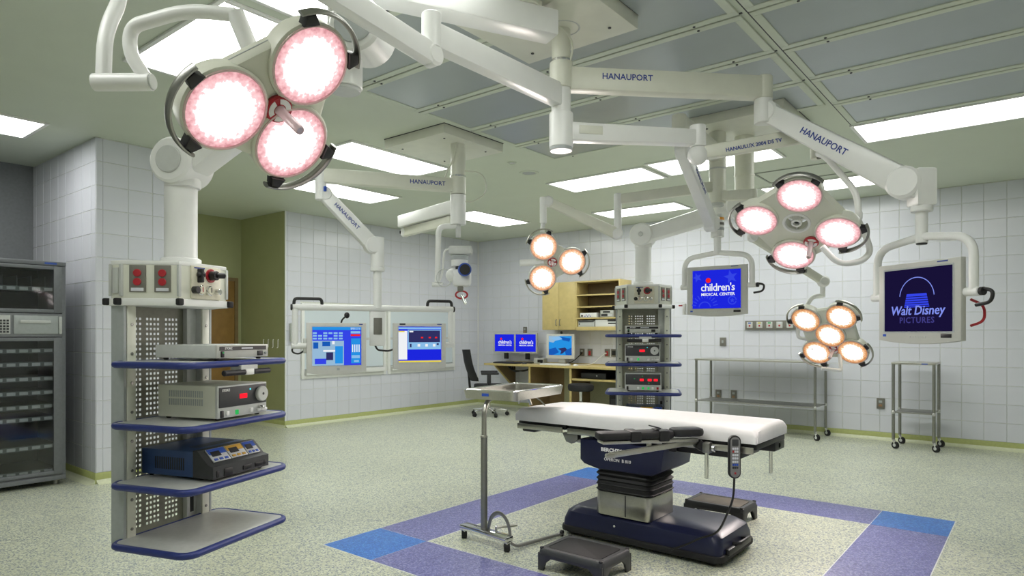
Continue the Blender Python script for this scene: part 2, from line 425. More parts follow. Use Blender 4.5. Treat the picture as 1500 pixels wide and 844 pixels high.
troffer('added unseen ceiling light of the nearest row on the plain ceiling left of the viewer', -2.56, -1.37, -.45, .1)  # second unseen light, added to lift the camera-facing sides
troffer('ceiling light seen to the right below the lower hub of the main mount', -4.34, -3.19, 6.12, 6.66)
troffer('ceiling light partly hidden behind the spring arms of the hanging screens', -3.08, -1.94, 6.05, 6.61)
troffer('long ceiling light at the right edge of the room', -1.20, 0.02, 6.0, 6.56)
troffer('far ceiling light above the wall cupboards near the back wall', -4.9, -3.7, 8.0, 8.5)
troffer('far ceiling light near the back wall behind the four-lens surgical light', -2.56, -1.37, 7.9, 8.45)
for lab, x, y, r in (('round air vent in the plain ceiling beside the main mount', -4.23, 5.6, .1), ('flush sprinkler cap nearest the small square ceiling mount', -4.11, 5.16, .045),
        ('flush sprinkler cap above the left tiled wall', -7.41, 5.32, .045), ('flush sprinkler cap in the far corner of the ceiling', -7.36, 8.51, .045)):
    t = thing('ceiling_vent' if r > .06 else 'sprinkler_cap', lab, 'vent' if r > .06 else 'sprinkler', (x, y, H))
    part('rim', CEIL, t, lathe, [(r*.7, -.001), (r*.8, -.009), (r, -.007), (r*1.03, 0)], n=24)
    part('disc', MGREY if r > .06 else LGREY, t, lathe, [(0, -.006), (r*.68, -.006), (r*.7, 0)], n=24)
# ------------------------------------------------------------------ equipment booms
XZ = Matrix(((1, 0, 0, 0), (0, 0, -1, 0), (0, 1, 0, 0), (0, 0, 0, 1)))      # poly (x, z) extruded towards the viewer (-y)
def drum(bm, c, ax, r, L, n=32):
    c = V(c); ax = V(ax).normalized(); return cyl(bm, c-ax*L/2, c+ax*L/2, r, n=n, bev=.012)
def outlet_pair(parent, FM, x, y, s=1.0):
    o = part('outlet', OUTGREY, parent, bx, (x, y, .003), (.066*s, .115*s, .006), .002, FM)
    for dy in (.022, -.016): part('socket', RED, o, cyl, FM @ V((x, y+dy*s+.002, .005)), FM @ V((x, y+dy*s+.002, .012)), .0165*s, n=14)
    part('plate_label', LABEL, o, bx, (x, y-.046*s, .0065), (.05*s, .013*s, .002), 0, FM)
def gas_panel(parent, FM):
    p = part('gas_panel', YELLOWED, parent, bx, (.01, 0, .004), (.17, .145, .008), .003, FM)
    P_ = lambda x, y, z: FM @ V((x, y, z))
    bm = nb(); bx(bm, (-.035, .03, .02), (.016, .062, .03), .005, FM); cyl(bm, P_(-.05, .035, .015), P_(-.02, .035, .03), .012, n=12); obj('valve_lever', bm, BLACK, p)
    part('dial_ring', RED, p, cyl, P_(.035, .035, .006), P_(.035, .035, .012), .031, n=24)
    bm = nb(); cyl(bm, P_(.035, .035, .012), P_(.035, .035, .045), .021, n=20); cyl(bm, P_(.035, .035, .04), P_(.075, .037, .05), .013, n=16); obj('regulator_knob', bm, BLACK, p)
    for x, m in ((-.028, RED), (.022, DGREY)):
        g = part('gauge', CHROME, p, cyl, P_(x, -.034, .006), P_(x, -.034, .024), .022, n=20)
        part('gauge_face', YELLOWED, g, cyl, P_(x, -.034, .0235), P_(x, -.034, .026), .018, n=20)
        part('gauge_needle', m, g, bx, (x, -.031, .027), (.003, .022, .002), 0, FM @ Matrix.Translation((0, 0, 0)))
    bm = nb(); cyl(bm, P_(-.062, -.034, .006), P_(-.062, -.034, .035), .016, n=16); obj('gas_connector', bm, BLACK, p)
    part('gas_connector', CHROME, p, cyl, P_(.065, -.036, .006), P_(.065, -.036, .035), .013, n=16)
    part('print_line', INK, p, bx, (-.03, .064, .0083), (.06, .006, .001), 0, FM)
def holes(bm, xs, zs, hole, x0, x1, z0, z1, y):
    """sheet from x0..x1, z0..z1 with square holes centred on xs, zs"""
    def cuts(a, b, cs):
        o = [a]
        for c in cs: o += [c-hole/2, c+hole/2]
        return o+[b]
    X = cuts(x0, x1, xs); Z = cuts(z0, z1, zs)
    vv = [[bm.verts.new((x, y, z)) for z in Z] for x in X]
    for i in range(len(X)-1):
        for j in range(len(Z)-1):
            if i % 2 == 1 and j % 2 == 1: continue
            bm.faces.new((vv[i][j], vv[i+1][j], vv[i+1][j+1], vv[i][j+1]))
    return bm
HP = [(-.135, 0), (.135, 0), (.243, .203), (.243, .262), (.135, .35), (-.135, .35), (-.243, .262), (-.243, .203)]
def boom(label, org, rz, z0, z1, shelves, zb, colz, side):
    t = thing('equipment_boom', label, 'equipment boom', (org[0], org[1], 0), rz)
    hd = part('service_head', CREAM, t, prism, HP, z0+.02, z1, .004)
    sc_ = lambda k: [((x)*k, .2+(y-.2)*k) for x, y in HP]
    part('head_lid', WHITE, hd, prism, sc_(1.01), z1-.012, z1+.006, .003)
    part('bumper_rail', WHITE, hd, prism, sc_(1.06), z0, z0+.032, .006)
    for x, y in sc_(1.075)[:4]+sc_(1.075)[6:]: part('bumper_cap', RUBBER, hd, bx, (x, y, z0+.017), (.03, .022, .03), .006)
    for x, y in sc_(1.005): part('corner_post', LGREY, hd, bx, (x, y, (z0+z1)/2+.015), (.014, .014, z1-z0-.05), .003)
    zc = (z0+z1)/2+.014
    FL = faceM(HP[7], HP[0], zc); FF = faceM(HP[0], HP[1], zc); FR = faceM(HP[1], HP[2], zc)
    for F_ in (FL, FR):
        for x in (-.05, .05): outlet_pair(hd, F_, x, .008)
    gas_panel(hd, FF)
    for x in (-.243, .243):
        s = 1 if x > 0 else -1
        F_ = faceM((x, .262), (x, .203), zc) if s < 0 else faceM((x, .203), (x, .262), zc)
        part('switch_plate', LGREY, hd, bx, (0, 0, .003), (.034, .11, .006), .002, F_)
        u = part('upright', MGREY, t, b2, x-.012 if s > 0 else x, x if s > 0 else x+.012, .19, .262, zb, z0)
        part('upright_lip', CREAM, u, b2, x-s*.016, x-s*.058, .188, .2, zb+.01, z0, .002)
        part('upright_web', LGREY, u, b2, x-s*.05, x-s*.058, .2, .26, zb+.01, z0, .001)
        bm = nb(); z = zb+.08
        while z < z0-.03: cyl(bm, (x-s*.037, .188, z), (x-s*.037, .184, z), .007, n=8, bev=.001); z += .125
        obj('screw', bm, DSTEEL, u)
    xs = [-.125, -.104]+[-.067+.0195*i for i in range(4)]+[.036+.0195*i for i in range(4)]
    zs = []; z = zb+.06
    while z < z0-.05: zs.append(z); z += .0225
    bm = holes(nb(), xs, zs, .0105, -.19, .19, zb, z0, .258); bmesh.ops.solidify(bm, geom=bm.faces[:], thickness=.0015)
    obj('perforated_panel', bm, mat('panel_sheet', (.33, .33, .28), .45, .2), t)
    part('rear_post', LGREY, t, b2, .13, .19, .228, .256, zb+.02, z0, .003)
    part('rear_post_slot', BLACK, t, b2, .148, .168, .2255, .2285, zb+.06, zb+.2)
    for z in shelves:
        s = part('shelf', mat('shelf_top', (.50, .51, .49), .3), t, prism, rrect(-.3, .3, -.215, .2, .05), z-.02, z, .002)
        part('shelf_bumper', NAVY, s, tube, [(x, y, z-.012) for x, y in rrect(-.302, .302, -.217, .202, .052, 6)], .0145, 10, True)
    h = part('shelf_handle', WHITE, t, bx, (.02, -.235, shelves[0]-.05), (.05, .02, .026), .004)
    bm = nb(); cyl(bm, (-.13, -.235, shelves[0]-.05), (-.005, -.235, shelves[0]-.05), .0125, n=14); cyl(bm, (.045, -.235, shelves[0]-.05), (.15, -.235, shelves[0]-.05), .0125, n=14); obj('handle_grip', bm, BLACK, h)
    part('handle_bracket', LGREY, h, b2, -.03, .07, -.24, -.18, shelves[0]-.04, shelves[0]-.02)
    part('flange', WHITE, t, lathe, [(0, z1), (.085, z1), (.085, z1+.03), (.075, z1+.036), (0, z1+.036)], Matrix.Translation((0, .13, 0)), 32)
    part('column', WHITE, t, cyl, (0, .13, z1+.03), (0, .13, colz), .069, n=32)
    return t
ORGL = V((-2.92, 1.448, 0)); RZL = math.radians(108.96)
tL = boom('tall equipment boom with navy-edged shelves standing nearest, at left', ORGL, RZL, 1.42, 1.607, [1.185, .93, .68, .43], .385, 2.02, 'L')
ORGR = V((-2.683, 5.186, 0)); RZR = math.radians(27)
tR = boom('equipment boom with navy-edged shelves by the wooden desk', ORGR, RZR, 1.524, 1.725, [1.297, 1.055, .812, .56], .5, 2.12, 'R')
# heavy arm of the near boom
LD = V((-3.03, 1.408, 2.07)); UD = V((-2.28, 1.83, 2.60)); hx = V((UD.x-LD.x, UD.y-LD.y, 0)).normalized(); ax = V((hx.y, -hx.x, 0))
part('elbow_joint', WHITE, tL, drum, LD, ax, .102, .19, world=True)
part('elbow_cap', LGREY, tL, drum, LD+ax*.1, ax, .06, .012, world=True)
part('elbow_neck', WHITE, tL, cyl, (LD.x, LD.y, 1.96), (LD.x, LD.y, 2.06), .075, n=32, world=True)
part('lift_arm', WHITE, tL, beam, LD+hx*.03, UD-hx*.03, .15, .15, .16, .17, .03, world=True)
part('shoulder_joint', WHITE, tL, drum, UD, ax, .118, .2, world=True)
part('shoulder_cap', MGREY, tL, drum, UD+ax*.105, ax, .085, .012, world=True)
U2 = V((-2.344, 1.783, 0))
part('swivel', WHITE, tL, cyl, (U2.x, U2.y, 2.36), (U2.x, U2.y, 2.80), .075, n=32, world=True)
part('swivel_cap', LGREY, tL, cyl, (U2.x, U2.y, 2.345), (U2.x, U2.y, 2.362), .066, n=32, world=True)
part('extension_arm', WHITE, tL, beam, (U2.x-.04, U2.y-.08, 2.83), (-1.90, 2.71, 2.83), .13, .125, world=True)
part('extension_arm_lid', CREAM, tL, beam, (U2.x+.05, U2.y+.1, 2.905), (-1.93, 2.63, 2.905), .1, .03, world=True)
part('extension_pivot', CREAM, tL, cyl, (-1.96, 2.56, 2.89), (-1.96, 2.56, 2.935), .07, n=32, world=True)
# heavy arm of the far boom
cR = WM[tR] @ V((0, .13, 0)); JR = V((cR.x, cR.y, 2.17)); J2 = V((-1.95, 5.50, 2.36)); hx = V((J2.x-JR.x, J2.y-JR.y, 0)).normalized(); ax = V((hx.y, -hx.x, 0))
part('elbow_joint', WHITE, tR, drum, JR, ax, .102, .19, world=True)
part('elbow_cap', LGREY, tR, drum, JR+ax*.1, ax, .02, .01, world=True)
part('elbow_neck', WHITE, tR, cyl, (JR.x, JR.y, 2.06), (JR.x, JR.y, 2.16), .075, n=32, world=True)
part('lift_arm', WHITE, tR, beam, JR+hx*.03, J2-hx*.03, .14, .13, .15, .15, .03, world=True)
part('shoulder_joint', WHITE, tR, drum, J2, ax, .11, .2, world=True)
part('ceiling_tube', CREAM, tR, cyl, (J2.x+.03, J2.y, 2.36), (J2.x+.03, J2.y, 2.935), .078, n=32, world=True)
part('tube_collar', CREAM, tR, cyl, (J2.x+.03, J2.y, 2.60), (J2.x+.03, J2.y, 2.62), .082, n=32, world=True)

# ---- instruments on the shelves
REDLED = emit('red_led', (1, .015, .03), 1.3*SCR); GRNLED = emit('green_led', (.04, .55, .12), .8*SCR); CYLED = emit('cyan_led', (.1, .8, .9), 1.2*SCR)
def local(T, x, y, z): return WM[T] @ V((x, y, z))
def instrument(T, rz, name, label, kind, x0, x1, y0, z, h, d):
    o = thing(name, label, 'medical device', local(T, (x0+x1)/2, y0, z+.001), rz)
    w = (x1-x0)/2; FM = Matrix.Translation((0, 0, h/2)) @ Matrix(((1, 0, 0, 0), (0, 0, -1, 0), (0, 1, 0, 0), (0, 0, 0, 1)))   # X right, Y up, Z out (-y)
    for sx in (-1, 1):
        for yy in (.03, d-.03): part('foot', RUBBER, o, cyl, (sx*(w-.03), yy, 0), (sx*(w-.03), yy, .012), .011, n=10)
    c = .01
    if kind == 'flat':
        part('case', LGREY, o, b2, -w, w, .006, d, c, h, .004)
        f = part('front_panel', BEZEL, o, b2, -w, w, 0, .008, c, h, .002)
        part('top_strip', BLACK, f, bx, (0, h*.27, .0005), (2*w-.03, h*.26, .003), 0, FM)
        text(f, 'STORZ', .014, FM @ Matrix.Translation((-w+.065, h*.27, .0022)), WINK, bold=.0004)
        part('print_line', LABEL, f, bx, (.02, h*.27, .0022), (.07, .006, .001), 0, FM)
        sw = part('power_switch', BLACK, f, bx, (-w+.03, -.006, .002), (.016, .026, .008), .002, FM)
        part('power_led', GRNLED, sw, bx, (-w+.03, .0, .0065), (.006, .004, .002), 0, FM)
        part('port', BLACK, f, bx, (w-.055, -.006, .001), (.034, .022, .006), .002, FM)
        part('knob', MGREY, f, cyl, FM @ V((w-.022, -.006, 0)), FM @ V((w-.022, -.006, .01)), .006, n=12)
    elif kind == 'pump':
        part('case', CREAM, o, b2, -w, w, .012, d, c, h, .004)
        bm = nb()
        for i in range(2):
            for j in range(16): b2(bm, -w-.0012, -w+.002, .08+j*.012, .086+j*.012, h*.42+i*.035, h*.42+i*.035+.028)
        obj('vent_slots', bm, MGREY, o)['kind'] = 'stuff'
        f = part('front_panel', LGREY, o, b2, -w, w, 0, .014, c, h, .003)
        s = part('display_panel', DGREY, f, bx, (0, h*.16, .0005), (2*w-.012, h*.58, .004), .001, FM)
        text(s, 'STORZ', .014, FM @ Matrix.Translation((-w+.045, h*.36, .003)), WINK, bold=.0004)
        part('red_display', REDLED, s, bx, (-.002, h*.15, .003), (.045, .02, .002), 0, FM)
        part('indicator', CYLED, s, cyl, FM @ V((.04, h*.33, .002)), FM @ V((.04, h*.33, .005)), .004, n=10)
        dl = part('dial', LGREY, s, cyl, FM @ V((w-.045, h*.16, .002)), FM @ V((w-.045, h*.16, .02)), .034, n=28)
        part('dial_centre', DGREY, dl, cyl, FM @ V((w-.045, h*.16, .02)), FM @ V((w-.045, h*.16, .022)), .006, n=12)
        part('power_switch', BLACK, f, bx, (-w+.022, -h*.31, .002), (.016, .03, .008), .002, FM)
        for xx, m in ((-w+.055, WHITE), (-w+.11, GRNLED), (.05, WHITE)): part('button', m, f, bx, (xx, -h*.31, .002), (.018, .02, .005), .002, FM)
        part('connector', WHITE, f, bx, (w-.04, -h*.32, .006), (.06, .012, .016), .003, FM)
        part('connector', CHROME, f, cyl, FM @ V((w-.05, -h*.25, .002)), FM @ V((w-.05, -h*.25, .03)), .008, n=12)
    elif kind == 'display':
        part('case', CREAM, o, b2, -w, w, .012, d, c, h, .004)
        f = part('front_panel', LGREY, o, b2, -w, w, 0, .014, c, h, .003)
        s = part('display_panel', DGREY, f, bx, (0, h*.16, .0005), (2*w-.012, h*.58, .004), .001, FM)
        for xx, yy in ((-.01, .14), (.055, .14), (.105, .14)): part('red_display', REDLED, s, bx, (xx, h*yy, .003), (.032, .02, .002), 0, FM)
        for xx, yy in ((-.07, .2), (-.005, .34), (.05, -.03)): part('indicator', GRNLED, s, bx, (xx, h*yy, .003), (.008, .005, .002), 0, FM)
        part('power_switch', BLACK, f, bx, (-w+.022, -h*.31, .002), (.016, .03, .008), .002, FM)
        for xx, m in ((-.04, WHITE), (.0, GRNLED), (.045, GRNLED), (.08, WHITE), (.12, RED)): part('button', m, f, bx, (xx, -h*.31, .002), (.018, .02, .005), .002, FM)
    elif kind == 'surgical':
        poly = [(0, c), (d, c), (d, h), (.085, h), (.028, h*.55), (0, h*.5)]
        YZ = Matrix(((0, 0, 1, 0), (1, 0, 0, 0), (0, 1, 0, 0), (0, 0, 0, 1)))
        f = part('front_housing', DGREY, o, prism, [p for p in poly[:1]]+[(.11, c), (.11, h)]+poly[3:], -w, w, .003, YZ)
        part('case', mat('blue_case', (.03, .075, .22), .4), o, b2, -w+.004, w-.004, .11, d, c, h-.004, .004)
        bm = nb()
        for j in range(14): b2(bm, -w+.003, -w+.006, .16+j*.012, .166+j*.012, h*.3, h*.72)
        for j in range(12): b2(bm, -w*.5+j*.02, -w*.5+.012+j*.02, .16, .22, h-.005, h-.0035)
        obj('vent_slots', bm, BLACK, o)['kind'] = 'stuff'
        a = V((0, .028, h*.55)); b = V((0, .085, h)); up = (b-a).normalized(); n = V((1, 0, 0)).cross(up); m_ = (a+b)/2
        SM = Matrix(((1, up.x, n.x, m_.x), (0, up.y, n.y, m_.y), (0, up.z, n.z, m_.z), (0, 0, 0, 1))); sl = (b-a).length
        for x_, wd_, m in ((-.085, .1, BLUE), (.02, .1, mat('amber_panel', (.62, .36, .05), .4)), (.112, .075, BLUE)):
            q = part('control_panel', mat('panel_grey', (.5, .52, .54), .4), f, bx, (x_, 0, .002), (wd_, sl*.86, .004), .001, SM)
            part('panel_band', m, q, bx, (x_, sl*.22, .0045), (wd_*.94, sl*.36, .002), 0, SM)
            part('readout', BLACK, q, bx, (x_-wd_*.12, sl*.06, .0055), (wd_*.5, sl*.32, .002), 0, SM)
            for k in range(3): part('button', m, q, bx, (x_-wd_*.3+k*wd_*.3, -sl*.3, .005), (wd_*.2, sl*.14, .003), .001, SM)
        for x_, w_, h_ in ((-w+.025, .016, .03), (-w+.085, .05, .036), (.03, .055, .02), (.105, .055, .02), (w-.03, .02, .02)):
            part('socket', BLACK, f, bx, (x_, -h*.27, .001), (w_, h_, .006), .006, FM)
    return o
instrument(tL, RZL, 'camera_controller', 'flat light grey instrument on the top shelf of the near boom', 'flat', -.13, .185, -.2, 1.186, .066, .34)
instrument(tL, RZL, 'insufflator', 'beige instrument with red display and round dial on the near boom second shelf', 'pump', -.125, .175, -.2, .931, .148, .33)
instrument(tL, RZL, 'electrosurgical_unit', 'blue and black electrosurgical unit with sloped control panel on the near boom third shelf', 'surgical', -.15, .19, -.2, .681, .125, .4)
instrument(tR, RZR, 'camera_controller', 'flat grey instrument on the top shelf of the far boom by the desk', 'flat', -.15, .14, -.15, 1.298, .07, .33)
instrument(tR, RZR, 'insufflator', 'instrument with one red light and round dial on the far boom middle shelf', 'pump', -.15, .14, -.15, 1.056, .155, .33)
instrument(tR, RZR, 'light_source', 'instrument with three red displays on the far boom lower shelf', 'display', -.15, .15, -.15, .813, .155, .33)
instrument(tR, RZR, 'electrosurgical_unit', 'dark instrument low on the far boom, just behind the operating table', 'surgical', -.15, .17, -.18, .561, .12, .36)

# ------------------------------------------------------------------ ceiling mounts
def cable(parent, pts, r=.006, m=None, name='cable'): return part(name, m or CREAM, parent, tube, fillet(pts, .12, 5), r, 8, world=True)
def mount(label, px, py, hx_, hy_, pole, segs):
    t = thing('ceiling_mount', label, 'ceiling mount', (pole[0], pole[1], H))
    p = part('plate', CREAM, t, b2, px-hx_, px+hx_, py-hy_, py+hy_, 2.93, H, .003, world=True)
    part('shadow_gap', DGREY, p, b2, px-hx_-.003, px+hx_+.003, py-hy_-.003, py+hy_+.003, H-.006, H, world=True)
    bm = nb()
    for sx in (-.7, .7):
        for sy in (-.7, .7): cyl(bm, (px+sx*hx_, py+sy*hy_, 2.9305), (px+sx*hx_, py+sy*hy_, 2.925), .009, n=8, bev=.001)
    obj('screw', bm, DGREY, p, True)
    for nm, m, r, z0, z1 in segs: part(nm, m, t, cyl, (pole[0], pole[1], z0), (pole[0], pole[1], z1), r, n=32, world=True)
    return t
PM = (-2.01, 2.947); P2 = (-3.91, 4.163); P3 = (-2.048, 5.245)
m1 = mount('large square ceiling mount at top centre carrying several arms', -2.045, 2.82, .365, .37, PM,
    (('pole', CREAM, .05, 2.765, 2.935), ('clamp_ring', CHROME, .06, 2.752, 2.768), ('hub', CREAM, .062, 2.615, 2.755), ('pole', WHITE, .052, 2.48, 2.62), ('hub', WHITE, .064, 2.3, 2.485), ('end_cap', MGREY, .061, 2.282, 2.302)))
cable(m1, [(-1.99, 2.9, 2.935), (-1.94, 2.96, 2.86), (-1.95, 2.95, 2.74), (-2.03, 2.88, 2.64), (-2.06, 2.87, 2.63)])
part('port_ring', LGREY, m1, lathe, [(.085, 2.9295), (.09, 2.927), (.095, 2.9295)], Matrix.Translation((-1.99, 2.93, 0)), 32, world=True)
part('cable_tip', BLACK, m1, sphere, (-2.065, 2.868, 2.63), .012, world=True)
m2 = mount('small square ceiling mount left of centre carrying the two-screen arm', -4.125, 4.215, .365, .375, P2,
    (('pole', CREAM, .063, 2.66, 2.935), ('clamp_ring', CHROME, .069, 2.645, 2.662), ('hub', CREAM, .067, 2.5, 2.648), ('hub', WHITE, .067, 2.24, 2.495), ('stub', LGREY, .022, 2.13, 2.245)))
cable(m2, [(-3.87, 4.1, 2.935), (-3.88, 4.09, 2.8), (-3.96, 4.07, 2.68), (-3.99, 4.07, 2.6)])
cable(m2, [(-3.86, 4.18, 2.70), (-3.72, 4.29, 2.68), (-3.70, 4.3, 2.5), (-3.80, 4.22, 2.43), (-3.86, 4.19, 2.44)])
m3 = mount('far ceiling mount behind the four-lens surgical light, with two thick tubes', -1.815, 5.345, .365, .375, P3,
    (('pole', CREAM, .066, 2.64, 2.935), ('clamp_ring', LGREY, .068, 2.63, 2.642), ('hub', CREAM, .066, 2.36, 2.632), ('end_cap', LGREY, .05, 2.335, 2.362)))

# ------------------------------------------------------------------ suspension arms
def arm_text(parent, body, size, p0, p1, t, half, m=None, off=0.0):
    p0 = V(p0); p1 = V(p1); d = (p1-p0).normalized(); side = V((0, 0, 1)).cross(d).normalized(); c = p0+(p1-p0)*t
    n = side if side.dot(V((0, 0, 1.3))-c) > 0 else -side
    x = d if d.dot(V((.7776, .6287, 0))) > 0 else -d
    y = n.cross(x); o = c+n*(half+.0006)+y*off
    text(parent, body, size, Matrix(((x.x, y.x, n.x, o.x), (x.y, y.y, n.y, o.y), (x.z, y.z, n.z, o.z), (0, 0, 0, 1))), m or INK, world=True, bold=.0006)
def arm(label, cat='suspension arm', base=None): return thing('suspension_arm', label, cat, base)
def vcyl(name, m, t, x, y, z0, z1, r, n=24): return part(name, m, t, cyl, (x, y, z0), (x, y, z1), r, n=n, world=True)
def hdir(a, b): return V((b[0]-a[0], b[1]-a[1], 0)).normalized()
def knuckle(t, c, h, r, w, m=None, name='joint'):
    s = V((h.y, -h.x, 0)); return part(name, m or WHITE, t, drum, c, s, r, w, world=True)
def yoke(t, c, rz, half, up, drop, r=.017):
    x = V((math.cos(rz), math.sin(rz), 0)); z = V((0, 0, 1)); c = V(c)
    for s in (-1, 1):
        part('yoke_tube', WHITE, t, tube, fillet([c+x*s*half+z*drop, c+x*s*half+z*(up-.035), c+x*s*.0+z*up], .09, 8), r, 12, world=True)
        part('yoke_pivot', WHITE, t, cyl, c+x*s*(half+.03)+z*drop, c+x*s*(half-.045)+z*drop, .02, n=16, world=True)
    k = c+x*(half+.03)+z*drop
    part('clamp_knob', BLACK, t, cyl, k, k+x*.02, .019, n=14, world=True)
    part('cable', BLACK, t, tube, fillet([k+x*.015+z*.01, k+x*.06, k+x*.05-z*.05, k-x*.02-z*.06], .04, 5), .008, 8, world=True)
# arm 1: near screen at right
A0 = V((PM[0], PM[1], 2.666)); A1 = V((-1.207, 3.757, 2.665)); h = hdir(A0, A1)
t = arm('long lettered arm running right from the main mount down to the dark screen', base=(PM[0], PM[1], 2.6))
part('extension_arm', CREAM, t, beam, A0+h*.04, A1, .085, .122, world=True)
part('arm_end', CREAM, t, cyl, A1+h*.0-V((0, 0, .061)), A1+V((0, 0, .064)), .05, n=24, world=True)
arm_text(t, 'HANAUPORT', .046, A0, A1, .31, .0425, off=.012)
S0 = V((-1.186, 3.773, 2.53)); S1 = V((-.518, 3.70, 2.03)); h = hdir(S0, S1)
vcyl('swivel', WHITE, t, A1.x, A1.y, 2.47, 2.605, .048)
part('spring_arm', WHITE, t, beam, S0, S1, .08, .105, .09, .135, .022, world=True)
knuckle(t, S0, h, .062, .09); knuckle(t, S1, h, .078, .1)
part('joint_cap', DGREY, t, drum, S0-V((h.y, -h.x, 0))*-.046, V((h.y, -h.x, 0)), .014, .01, world=True)
arm_text(t, 'HANAUPORT', .0465, S0, S1, .46, .0435)
MC1 = V((-.449, 3.713, 1.457))
part('drop_housing', WHITE, t, prism, [(-.045, -.045), (.045, -.045), (.045, .045), (-.045, .045)], 1.91, 2.09, .012, Matrix.Translation((MC1.x, MC1.y, 0)) @ Matrix.Rotation(.68, 4, 'Z'), world=True)
part('housing_web', WHITE, t, beam, S1, (MC1.x, MC1.y, 2.0), .085, .12, world=True)
vcyl('collar', WHITE, t, MC1.x, MC1.y, 1.885, 1.915, .047); vcyl('post', WHITE, t, MC1.x, MC1.y, 1.735, 1.9, .026); vcyl('post_tip', BLACK, t, MC1.x, MC1.y, 1.728, 1.737, .024)
RZ1 = math.radians(-36); yoke(t, MC1, RZ1, .265, .31, .03, .019)
# arm 2: carries the four-lens light
A0 = V((PM[0], PM[1], 2.385)); A1 = V((-1.498, 3.547, 2.395)); h = hdir(A0, A1)
t = arm('lower arm of the main mount reaching right to the four-lens surgical light', base=(PM[0], PM[1], 2.3))
part('extension_arm', WHITE, t, beam, A0+h*.045, A1, .075, .10, .07, .085, world=True)
part('cover_plate', CREAM, t, beam, A0+h*.09+V((h.y, -h.x, 0))*.039+V((0, 0, .01)), A0+h*.22+V((h.y, -h.x, 0))*.039+V((0, 0, .01)), .004, .045, bev=.001, world=True)
vcyl('swivel', WHITE, t, A1.x, A1.y, 2.345, 2.465, .044)
E1 = V((A1.x, A1.y, 2.30)); part('elbow', WHITE, t, sphere, E1, .056, world=True)
K = V((-.994, 3.925, 2.41)); h = hdir(E1, K)
part('spring_arm', CREAM, t, beam, E1+V((0, 0, .005)), K, .07, .075, .06, .085, .018, world=True); knuckle(t, E1, h, .05, .08)
arm_text(t, 'HANAULUX 2004 DS TV', .029, E1, K, .47, .034, off=-.008)
knuckle(t, K, h, .045, .075); vcyl('swivel', CREAM, t, K.x+.02, K.y+.01, 2.27, 2.40, .032); vcyl('lock_screw', OUTGREY, t, K.x+.04, K.y-.02, 2.262, 2.29, .012)
part('curved_tube', WHITE, t, tube, fillet([(K.x+.02, K.y+.01, 2.30), (-.90, 3.80, 2.25), (-.745, 3.80, 2.03), (-.733, 3.78, 1.90)], .07, 6), .016, 12, world=True)
# arm 3: carries the big near light
A0 = V((PM[0], PM[1], 2.575)); A1 = V((-2.046, 2.011, 2.585)); h = hdir(A0, A1)
t = arm('arm from the main mount towards the camera, holding the big near light', base=(PM[0], PM[1], 2.55))
part('extension_arm', WHITE, t, beam, A0+h*.03, A1, .07, .12, .07, .11, world=True)
vcyl('swivel', WHITE, t, A1.x, A1.y, 2.53, 2.68, .042); vcyl('swivel_foot', WHITE, t, A1.x, A1.y, 2.47, 2.53, .038)
E0 = V((A1.x, A1.y, 2.50)); E1 = V((-2.053, .784, 2.66)); h = hdir(E0, E1)
part('spring_arm', WHITE, t, beam, E0, E1, .065, .09, world=True); knuckle(t, E0, h, .048, .075); knuckle(t, E1, h, .05, .08)
part('curved_tube', WHITE, t, tube, fillet([E1, (-2.06, .75, 2.56), (-1.945, .742, 2.22), (-1.922, .69, 2.10), (-1.905, .68, 1.964)], .08, 6), .019, 12, world=True)
# arm 4: two-screen arm of the small mount
A0 = V((P2[0], P2[1], 2.575)); A1 = V((-4.519, 3.201, 2.575)); h = hdir(A0, A1)
t = arm('lettered arm of the small mount, dropping to the white bar with two screens', base=(P2[0], P2[1], 2.5))
part('extension_arm', CREAM, t, beam, A0+h*.05, A1, .08, .115, world=True); arm_text(t, 'HANAUPORT', .05, A0, A1, .24, .04)
vcyl('swivel', WHITE, t, A1.x, A1.y, 2.38, 2.635, .045)
S0 = V((-4.51, 3.225, 2.43)); S1 = V((-4.35, 3.59, 2.04)); h = hdir(S0, S1)
part('spring_arm', WHITE, t, beam, S0, S1, .08, .11, .09, .125, .02, world=True); knuckle(t, S0, h, .06, .09); knuckle(t, S1, h, .072, .1)
part('arm_switch', BLUE, t, bx, (S0.x+.055, S0.y-.03, 2.46), (.02, .02, .04), .004, world=True)
arm_text(t, 'HANAUPORT', .0445, S0, S1, .44, .0435)
TB = V((-4.336, 3.632, 1.515))
vcyl('drop_housing', WHITE, t, TB.x, TB.y, 1.86, 2.11, .055); part('housing_web', WHITE, t, beam, S1, (TB.x, TB.y, 2.03), .085, .12, world=True)
vcyl('collar', WHITE, t, TB.x, TB.y, 1.825, 1.86, .06); vcyl('post', WHITE, t, TB.x, TB.y, 1.515, 1.83, .034)
RZT = math.radians(61); tx = V((math.cos(RZT), math.sin(RZT), 0)); tn = V((tx.y, -tx.x, 0)); z = V((0, 0, 1))
part('cross_bar', WHITE, t, cyl, TB-tx*.68, TB+tx*.66, .026, n=20, world=True)
for s, e_ in ((-1, -.66), (1, .64)):
    c = TB+tx*e_
    part('end_post', WHITE, t, cyl, c, c-z*.30, .024, n=18, world=True); part('end_clamp', WHITE, t, cyl, c-z*.31-tx*s*-.03, c-z*.31-tx*s*.1, .024, n=16, world=True)
    part('end_cap', BLACK, t, cyl, TB+tx*(-.68 if s < 0 else .66), TB+tx*(-.695 if s < 0 else .675), .025, n=16, world=True)
    g = TB+tx*(e_-s*.10)
    part('grab_handle', BLACK, t, tube, fillet([g-tx*.11+z*.02, g-tx*.105+z*.07, g+tx*.105+z*.07, g+tx*.11+z*.02], .03, 5), .013, 10, world=True)
